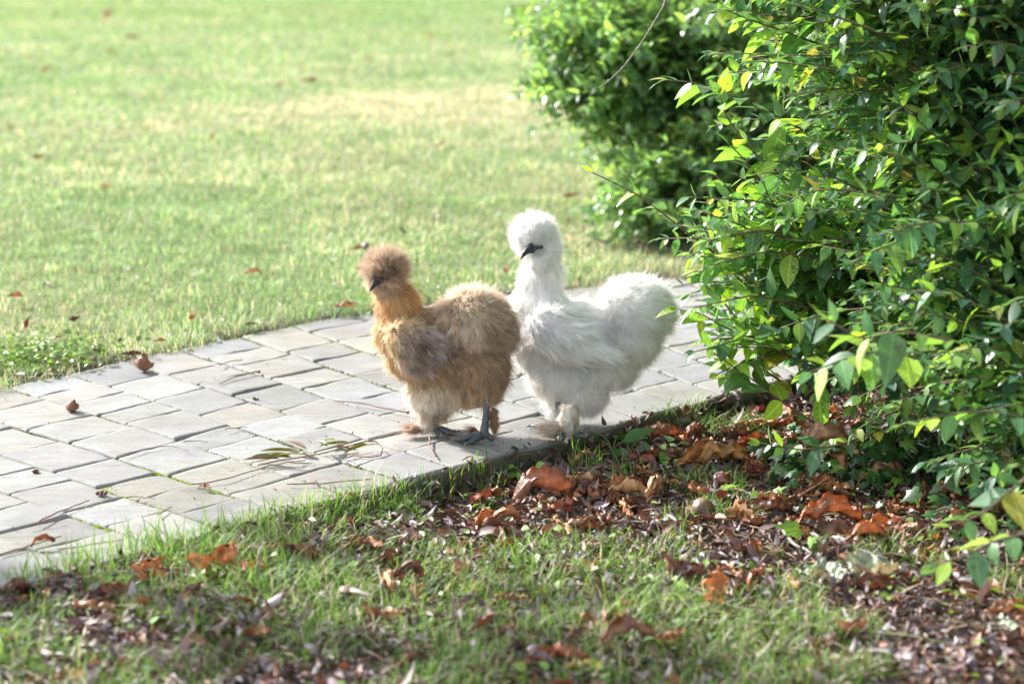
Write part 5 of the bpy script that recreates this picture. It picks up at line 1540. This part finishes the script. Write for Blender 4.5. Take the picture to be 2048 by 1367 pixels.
# ---- white hen
WH, WH2, WC = (.93, .915, .88), (.93, .925, .905), (.91, .87, .80)
w_root = tag(empty('silkie_hen', G(1135, 862)), 'fluffy pure white hen with a round crest standing behind the brown one', 'hen', 'two fluffy crested hens on the path')
wp = [
    tuft_prims((1083, 560), (44, 50, 40), 3.47, (.1, -.05, -1), .024, .16, WH, WH2),
    tuft_prims((1080, 612), (58, 48, 48), 3.47, (.1, -.05, -1), .028, .16, WH, WH2),
    tuft_prims((1082, 680), (64, 60, 58), 3.465, (.3, 0, -.9), .026, .22, WH, WH2),
    tuft_prims((1150, 664), (78, 64, 64), 3.465, (.85, 0, -.5), .026, .22, WH, WH2),
    tuft_prims((1184, 654), (50, 46, 44), 3.465, (.9, 0, -.1), .024, .25, WH, WH2),
    tuft_prims((1272, 622), (68, 62, 64), 3.46, (.5, -.15, -.1), .026, .50, WH, WH2),
    tuft_prims((1258, 678), (56, 48, 50), 3.455, (.5, -.1, -.75), .026, .40, WH, WC),
    tuft_prims((1215, 722), (60, 46, 54), 3.455, (.4, -.1, -.9), .028, .30, WH, WC),
    tuft_prims((1125, 745), (70, 48, 52), 3.46, (.1, 0, -1), .028, .28, WH, WC),
    tuft_prims((1170, 788), (47, 32, 38), 3.455, (.1, 0, -1), .028, .28, WH, WC),
    tuft_prims((1125, 800), (32, 24, 30), 3.46, (0, 0, -1), .022, .28, WH, WC),
]
hd_w = [
    tuft_prims((1068, 470), (41, 34, 40), 3.455, (.0, -.2, .9), .018, .62, WH2, WH),
    tuft_prims((1088, 500), (32, 38, 36), 3.458, (.3, 0, -.9), .018, .35, WH, WH2),
    tuft_prims((1076, 520), (22, 18, 26), 3.435, (.1, -.1, -1), .014, .35, WH, WH2),
]
M_WSKIN = solid('white_down', (.78, .76, .72), (.86, .85, .83), .9, 60)
link('body', hen_surface('body', wp + hd_w), M_WSKIN, w_root)
wb = P(1060, 499, 3.412); wt = P(1039, 511, 3.394)
ey = P(1082, 494, 3.410)
plume('plumage', w_root, hen_surface('tmp_surface', wp), wp, 9500, 15, 301, contrast=.06, jitter=.17, width=.00055, splay=1.5)
plume('crest', w_root, hen_surface('tmp_surface', hd_w, .004, 5), hd_w, 2500, 15, 302, avoid=[(wb * .8 + wt * .2, .011), ((wb + ey) / 2 + np.array([0, .004, .0]), .0075), (ey, .006)], width=.00045, contrast=.03, jitter=.15, splay=1.4)
beak(w_root, wb + np.array([.004, .008, .001]), wt, .0092, (-.25, -.3, .9))
mb = MB(); mb.sphere(ey, .0040, nu=12, nv=8); mb.build('eye', M_EYE, w_root)
mb = MB(); mb.sphere((wb + ey) / 2 + np.array([0, .0075, -.0005]), (.013, .006, .0034), ell_rot(14), bump=.3, nu=18, nv=10); mb.build('face_skin', M_SKIN, w_root)
wing(w_root, [
    tuft_prims((1105, 650), (46, 32, 20), 3.400, (.7, -.1, -.7), .026, .25, WH2, WH, 0),
    tuft_prims((1140, 668), (48, 30, 20), 3.394, (.85, 0, -.5), .030, .18, WH, WH2, -10),
    tuft_prims((1175, 700), (52, 20, 14), 3.392, (.97, 0, -.22), .036, .10, WH, WH2, -14),
    tuft_prims((1115, 695), (52, 22, 16), 3.402, (.9, 0, -.45), .030, .15, WH, WC, -18),
], 2300, 14, 303, M_WSKIN, .05)
wing(w_root, [tuft_prims((1150, 675), (70, 42, 18), 3.53, (.9, 0, -.4), .026, .2, WH, WH2, -5)], 700, 10, 304, M_WSKIN, .05)
# long flight feathers of the folded wing
mb = MB(); r = np.random.default_rng(9)
for k in range(16):
    s_ = P(1110 + k * 2, 700 + k * 1.2, 3.392); e_ = P(1215 + r.uniform(-18, 20), 716 + k * 1.3 + r.normal(0, 3), 3.388 + .001 * k)
    m_ = (s_ + e_) / 2 + np.array([0, -.006, -.004])
    pts = bez(s_, m_, e_, 8)
    w_ = np.array([.001, .003, .0042, .0048, .0046, .0038, .0024, .0004])
    V = np.concatenate([pts + np.array([0, .001, 1]) * w_[:, None], pts - np.array([0, -.001, 1]) * w_[:, None]])
    mb.add(V, [(i_, i_ + 1, i_ + 9, i_ + 8) for i_ in range(7)], c=(.86, .85, .83))
mb.build('flight_feathers', M_PLUME, w_root)
aw = G(1130, 862, .012); aw2 = G(1110, 846, .012)
leg(w_root, P(1130, 810, aw[1] + .01), aw, [((-.9, -.2), .03), ((.9, -.3), .028), ((-.2, -.9), .022)], .0055)
leg(w_root, P(1118, 806, aw2[1] + .01), aw2, [((-1, .12), .042), ((-.95, -.15), .034), ((-.8, .6), .03)], .0055)
ff = [tuft_prims((1140, 836), (16, 28, 13), aw[1] - .002, (-.3, -.2, -.8), .018, .3, (.74, .66, .56), (.84, .80, .74)),
      tuft_prims((1114, 855), (13, 6, 10), aw[1] - .010, (-1, -.2, -.05), .042, .15, (.60, .48, .40), (.78, .68, .60)),
      tuft_prims((1112, 832), (14, 11, 10), aw2[1] + .0, (-.7, 0, -.6), .016, .35, WH2, WH)]
me_f = hen_surface('tmp_surface', ff, .003, 3); link('foot_down', me_f, M_WSKIN, w_root); plume('foot_feathers', w_root, me_f, ff, 800, 12, 305, contrast=.15, jitter=.14)
